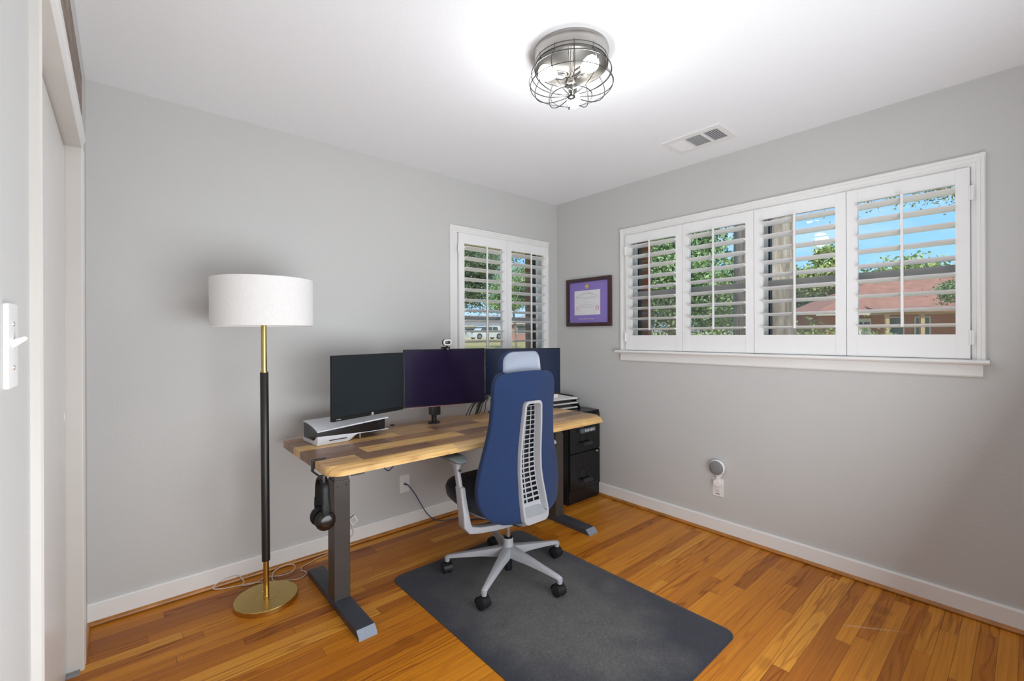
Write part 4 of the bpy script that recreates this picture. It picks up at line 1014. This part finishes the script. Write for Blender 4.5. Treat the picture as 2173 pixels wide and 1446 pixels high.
# ================================================================== OUTSIDE
M_lawn = mat('lawn', (.26, .24, .07), .9, var=.25, vscale=.4)
m_grass = mat('dry_lawn', (.42, .36, .13), .9, var=.2, vscale=.3)
b = B(); b.grid([[(x, y, z) for x in (-60, 0, 20, 60, 120)] for y, z in ((-80, -.5), (.2, -.45), (8, -.42), (25, -.30), (34, .0), (42, .55), (60, .62), (140, .8))])
lw_ = b.make('lawn', m_grass, smooth=0, recalc=False); tag(lw_, 'dry green front lawn seen low through the corner window', 'lawn', kind='stuff')
# neighbours
def leaf_mat(name, c1, c2):
    m, nt, bs, out = new_mat(name); N = NT(nt)
    nt.links.new(N.mix(N.noise(N.coord(), 1.6, 4, .6), c1, c2), bs.inputs['Base Color']); bs.inputs['Roughness'].default_value = .6
    bs.inputs['Subsurface Weight'].default_value = 0
    return m
ML1 = leaf_mat('leaf_mid', (.13, .22, .09), (.33, .45, .20)); ML2 = leaf_mat('leaf_dark', (.07, .11, .06), (.18, .25, .12)); ML3 = leaf_mat('leaf_yellow', (.24, .31, .09), (.44, .50, .20)); ML4 = leaf_mat('leaf_grey', (.12, .17, .10), (.25, .30, .17))
m_, nt, bs, out = new_mat('tree_bark'); N = NT(nt); x, y, z = N.sep(N.coord())
g = N.noise(N.comb(N.m('MULTIPLY', x, 14.0), N.m('MULTIPLY', y, 14.0), N.m('MULTIPLY', z, 2.2)), 1.0, 5, .65, .6)
nt.links.new(N.ramp(g, [(.3, (.12, .095, .075)), (.5, (.30, .25, .21)), (.7, (.50, .44, .39))]), bs.inputs['Base Color']); bs.inputs['Roughness'].default_value = .9; N.bump(g, .9, .03, bs); M_bark = m_
def crown(blobs, n, size, seed, m, parent, name='foliage'):
    rnd = random.Random(seed); b = B(); tot = sum(bx[3]*bx[4] for bx in blobs)
    for (cx, cy, cz_, rx, rz_) in blobs:
        cl_ = []
        for k in range(26):
            a = rnd.uniform(0, 2*pi); ph = math.asin(rnd.uniform(-.9, 1)); q = rnd.uniform(.55, 1)
            cl_.append(Vector((cx+rx*q*cos(a)*cos(ph), cy+rx*q*sin(a)*cos(ph), cz_+rz_*q*sin(ph))))
        for k in range(int(n*rx*rz_/tot)):
            c0 = rnd.choice(cl_); sg = rx*.24
            p = c0 + Vector((rnd.gauss(0, sg), rnd.gauss(0, sg), rnd.gauss(0, sg*.7)))
            u = Vector((rnd.gauss(0, 1), rnd.gauss(0, 1), rnd.gauss(0, 1))).normalized(); v = u.orthogonal().normalized(); v.rotate(Matrix.Rotation(rnd.uniform(0, 6.28), 3, u))
            s1 = size*rnd.uniform(.6, 1.3); u *= s1; v *= s1*.5
            vs_ = [b.bm.verts.new(p+d_) for d_ in (u, v, -u, -v)]; b.bm.faces.new(vs_)
    return b.make(name, m, parent, smooth=0, recalc=False)
def tree(label, loc, h, blobs, n, size, seed, m, tr=.2, name='tree', limbs=(), group=None):
    t = thing(name, label, 'tree', loc, 0, group)
    b = B(); b.tube([(0, 0, -1.5), (0.05, 0, h*.3), (-.05, .05, h*.6), (0, 0, h*.9)], tr, 12)
    for l in limbs: b.tube(l[0], l[1], 8)
    b.make('trunk', M_bark, t, smooth=60)
    crown(blobs, n, size, seed, m, t); return t
# big trunk close to the right wall, branches over the window
BT = thing('large_tree', 'big rough barked tree trunk standing just outside the wide window', 'tree', (2.65, -.72, -.45))
b = B(); loops = []
for z_, r_ in ((-.3, .46), (0, .40), (.5, .345), (1.2, .325), (2.0, .31), (3.0, .30), (4.2, .30), (5.5, .26)):
    loops.append([(r_*(1+.05*sin(5*t_+z_))*cos(t_)+.02*z_, r_*(1+.05*sin(7*t_+z_*2))*sin(t_), z_) for t_ in [2*pi*i/36 for i in range(36)]])
b.loft(loops); b.tube([(0, 0, 4.0), (1.0, -.8, 4.6), (3.2, -.9, 4.75), (5.6, -.7, 4.6), (7.5, -1.2, 4.5)], .05, 8); b.tube([(3.2, -.9, 4.75), (4.5, -.2, 4.5), (6.2, .2, 4.45)], .02, 6); b.make('trunk', M_bark, BT, smooth=60)
crown([(5.2, .2, 4.55, .9, .35), (6.4, -.4, 4.75, .9, .35), (7.6, -1.4, 4.75, .9, .32), (4.2, -.2, 5.2, 1.0, .3)], 2600, .035, 3, ML4, BT)
TG_ = 'trees outside the windows'
tree('broad green tree seen through the left panels of the wide window', (10.5, 4.8, 0), 3.5, [(0, 0, 2.9, 2.0, 1.5), (-1.3, 1.4, 2.3, 1.6, 1.2), (1.4, -1.2, 2.4, 1.2, 1.1), (0, 0, 4.3, 1.4, .8)], 46000, .066, 11, ML1, group=TG_)
tree('tall dark tree behind the roofline in the corner window', (14.2, 22.3, 0), 5.5, [(0, 0, 4.5, 2.4, 1.3), (.8, -1.0, 6.0, 1.7, 1.2), (-1.0, .8, 4.6, 1.2, 1.1)], 34000, .075, 12, ML2, tr=.25, group=TG_, limbs=[([(0, 0, 3), (1.2, -1, 4.6), (2, -1.8, 6.4)], .06), ([(0, 0, 3), (-.8, .8, 5), (-1.4, 1.5, 6.6)], .06)])
tree('bright green tree beside the brick column in the corner window', (13.2, 15.6, 0), 4.0, [(0, 0, 3.9, 1.2, 1.2), (-.3, .3, 3.0, .9, .45)], 20000, .06, 13, ML1, tr=.06, group=TG_)
tree('fine branched tree high in the right panel of the corner window', (21.2, 28.4, 0), 9.0, [(0, 0, 8.4, 2.9, 1.5)], 3000, .13, 14, ML2, tr=.12, group=TG_, limbs=[([(0, 0, 4), (.9, -.9, 7.0), (1.7, -1.7, 9.8)], .07), ([(0, 0, 4), (-.8, .8, 7.2), (-1.7, 1.4, 9.9)], .07)])
tree('yellow green tree standing against the sky left of the red roof', (47.6, 9.6, 0), 8.5, [(0, 0, 8.2, 1.3, 1.3), (-.9, .9, 6.4, 2.0, 1.3), (.6, -.8, 6.0, 1.6, 1.0)], 9000, .17, 15, ML3, group=TG_)
tree('rounded yellow green tree top behind the red roof', (75, 8, 0), 7, [(0, 0, 7.8, 5.0, 2.4), (2, -5.5, 7.6, 4.5, 2.0), (-2, 5, 6.6, 3.8, 2.0)], 19000, .27, 16, ML3, group=TG_)
tree('dark tree behind the white vent pipe of the red roofed house', (57, 9.0, 0), 5, [(0, 0, 4.6, 3.4, 1.5), (2, -3, 4.6, 3.2, 1.2), (-3, 5, 4.2, 3.4, 1.6), (-5, 9, 4.0, 3.0, 1.6)], 16000, .22, 17, ML2, group=TG_)
tree('small leafy tree right in front of the red roofed house', (27.0, -.6, 0), 3, [(0, 0, 3.3, .9, .7), (.5, -.6, 2.3, .7, .5)], 4200, .075, 18, ML1, tr=.06, group=TG_)
SH = thing('shrub', 'low green hedge row below the wide window', 'shrub', (6.0, .6, -.4)); crown([(0, .4, 1.45, .8, .30), (.6, -1.0, 1.45, .8, .30), (-.3, 1.9, 1.35, .8, .28)], 7000, .035, 19, ML3, SH)
SH = thing('shrub', 'dark green shrub at the left of the white parked car', 'shrub', (28.7, 48.8, .4)); crown([(0, 0, .9, 1.5, .9), (-1.4, 1.4, .9, 1.4, .9)], 1800, .16, 20, ML2, SH)
# brick houses
def brick_mat(name, c1, c2, mortar, sc_=1.0):
    m, nt, bs, out = new_mat(name); N = NT(nt); x, y, z = N.sep(N.coord())
    bt = nt.nodes.new('ShaderNodeTexBrick'); nt.links.new(N.comb(N.m('ADD', x, y), z, 0.0), bt.inputs['Vector'])
    bt.inputs['Color1'].default_value = (*c1, 1); bt.inputs['Color2'].default_value = (*c2, 1); bt.inputs['Mortar'].default_value = (*mortar, 1)
    bt.inputs['Scale'].default_value = 1; bt.inputs['Brick Width'].default_value = .22*sc_; bt.inputs['Row Height'].default_value = .075*sc_; bt.inputs['Mortar Size'].default_value = .008
    nt.links.new(bt.outputs[0], bs.inputs['Base Color']); bs.inputs['Roughness'].default_value = .9; return m
M_br = brick_mat('orange_brick', (.52, .18, .09), (.42, .13, .07), (.45, .32, .25)); M_br2 = brick_mat('pink_brick', (.55, .25, .20), (.45, .18, .15), (.5, .38, .33))
M_roof = mat('red_brown_shingle', (.42, .20, .14), .9, var=.2, vscale=2); M_roofg = mat('grey_shingle', (.28, .27, .28), .9, var=.15, vscale=2)
M_dglass = mat('dark_house_glass', (.10, .13, .13), .15, var=.1); M_siding = mat('pale_siding', (.62, .58, .50), .8, var=.05); M_post = mat('tan_post', (.55, .38, .20), .7, var=.1)
def house(name, label, loc, rz, L_, D_, h, roof_h, over, wall_m, roof_m, wins, extra=None):
    t = thing(name, label, 'house', loc, rz)
    B().box(-L_/2, L_/2, 0, D_, -1, h).make('wall', wall_m, t, smooth=0)
    o_ = over; b = B()
    v = [b.bm.verts.new(p) for p in ((-L_/2-o_, -o_, h), (L_/2+o_, -o_, h), (L_/2+o_, D_+o_, h), (-L_/2-o_, D_+o_, h), (-L_/2+D_*.45, D_/2, h+roof_h), (L_/2-D_*.45, D_/2, h+roof_h))]
    for f in ((0, 1, 5, 4), (1, 2, 5), (2, 3, 4, 5), (3, 0, 4), (3, 2, 1, 0)): b.bm.faces.new([v[i] for i in f])
    b.make('roof', roof_m, t, smooth=0)
    B().box(-L_/2-o_, L_/2+o_, -o_-.03, -o_+.05, h-.2, h+.02).make('fascia', M_siding, t, smooth=0)
    for (x0, x1, z0, z1) in wins:
        f = B().box(x0-.08, x1+.08, -.06, .02, z0-.08, z1+.08).make('window_frame', M_trim, t, smooth=0)
        b = B(); b.box(x0, x1, -.075, -.05, z0, z1); b.make('pane', M_dglass, f, smooth=0)
    return t
# house front plane faces the room; local -y looks to the viewer
HR = house('brick_house', 'brick house with a low red shingle roof and porch across the street', (37.2, .5, .55), R(-58), 14.2, 11, 2.15, 2.8, .8, M_br, M_roof,
      [(-3.65, -2.75, .0, 1.75), (-2.05, -1.35, .0, 1.75)])
b = B()
for px_ in (-4.35, -2.55, .2): b.box(px_-.1, px_+.1, -1.9, -1.7, -1, 2.0)
b.box(-4.5, 6.5, -1.95, -1.75, 1.95, 2.10); b.make('porch', M_post, HR, smooth=0)
b = B(); v = [b.bm.verts.new(p) for p in ((-4.8, -2.2, 2.12), (7.6, -2.2, 2.12), (7.6, .4, 2.62), (-4.8, .4, 2.62))]; b.bm.faces.new(v); b.make('porch_roof', M_roof, HR, smooth=0, recalc=False, mods=[('SOLIDIFY', dict(thickness=.08))])
b = B(); b.box(-5.45, -4.5, -.07, 0, -1, 1.75); gd = b.make('garage_door', M_trim, HR, smooth=0)
b = B()
for k in range(2): b.box(-5.32+k*.42, -5.0+k*.42, -.09, -.07, 1.1, 1.5)
b.make('garage_pane', M_dglass, gd, smooth=0)
b = B(); b.cyl((-4.9, 2.6, 2.3), (-4.9, 2.6, 4.25), .32, seg=16); b.lathe([(.38, 4.2), (.38, 4.35), (.1, 4.45)], (-4.9, 2.6, 0), 16); b.make('vent_pipe', mat('galvanised_pipe', (.50, .56, .62), .4, .4), HR, smooth=40)
house('distant_house', 'low orange brick house seen below the trees in the leftmost panel', (30, 15, .4), R(-55), 12, 6, 1.0, .5, .4, M_br, M_roofg, [])
house('garage_house', 'grey roofed house with pale siding behind the white car', (40.5, 55.5, .9), R(-41), 17, 9, 1.9, 1.9, .5, M_siding, M_roofg, [(-2.2, 0.2, .4, 1.4)])
house('pink_brick_house', 'pink brick house seen beside the brick column in the corner window', (38.6, 41.2, .6), R(-41), 6.4, 6, 2.3, 1.4, .4, M_br2, M_roofg, [(-1.9, -.2, .9, 1.9)])
# white SUV
CV = thing('suv_car', 'white sport utility car parked across the lawn', 'car', (32.6, 43.4, .76), R(-8.0))
body = [(-2.35, .22), (-2.38, .75), (-2.2, 1.02), (-1.95, 1.12), (-1.55, 1.62), (-1.35, 1.70), (.55, 1.70), (.75, 1.66), (1.35, 1.15), (2.15, 1.02), (2.36, .80), (2.40, .22)]
b = B(); b.prism([(-x, z) for x, z in body], -.92, .92, 'y', .06); b.make('car_body', mat('white_car_paint', (.80, .81, .83), .25, coat=.6), CV, smooth=40)
b = B()
for x0, x1, x2, x3 in ((-1.25, -.42, -.35, -.95), (-.34, .42, .42, -.34), (.50, 1.30, 1.16, .50)): b.prism([(x0, 1.14), (x1, 1.14), (x2 if x2 > x0 else x1, 1.56), (x3, 1.56)], -.935, .935, 'y')
b.make('side_window', M_dglass, CV, smooth=0)
for x in (-1.42, 1.42):
    for y in (-.93, .75):
        b = B(); b.lathe([(.36, 0), (.38, .04), (.38, .16), (.34, .18)], (x, y, .37), 24, (0, 1, 0)); wh = b.make('wheel', M_rubber, CV, smooth=40)
        b = B(); b.lathe([(.22, -.012), (.22, .02)], (x, y, .37), 16, (0, 1, 0)); b.make('rim', M_silver, wh)
b = B(); b.box(-1.3, .5, -.8, -.74, 1.72, 1.78, .02); b.box(-1.3, .5, .74, .8, 1.72, 1.78, .02); b.make('roof_rail', M_silver, CV, smooth=0)
b = B(); b.box(-2.41, -2.2, -.85, -.5, .78, .95, .03); b.box(2.2, 2.41, -.85, -.5, .78, .95, .03); b.make('headlight', M_dglass, CV, smooth=0)
# own porch: brick column and the soffit above the corner window
BC = thing('brick_column', 'red brown brick porch column just outside the corner window', 'column', (.215, .52, -.4))
B().box(0, .115, 0, .13, 0, 2.75).make('column_shaft', brick_mat('brown_brick', (.30, .12, .08), (.24, .09, .06), (.30, .22, .18)), BC, smooth=0)
EV = B().box(X0-.8, 1.0, .14, .95, 2.165, 2.26).make('trim_6', mat('tan_soffit', (.62, .52, .36), .7, var=.04), smooth=0); struct(EV)
ER = B().box(.14, .6, -3.6, .14, 2.33, 2.40).make('trim_7', mat('tan_soffit_side', (.62, .52, .36), .7, var=.04), smooth=0); struct(ER)
BP = thing('brick_pier', 'orange brick pier outside the leftmost panel of the wide window', 'column', (.50, -.60, -.4))
B().box(0, .05, 0, .30, 0, 2.7).make('column_shaft', M_br, BP, smooth=0)
RF = B().box(X0-1.5, 1.0, Y0-1.5, .9, CH+.3, CH+.5).make('trim_8', M_roofg, smooth=0); struct(RF)
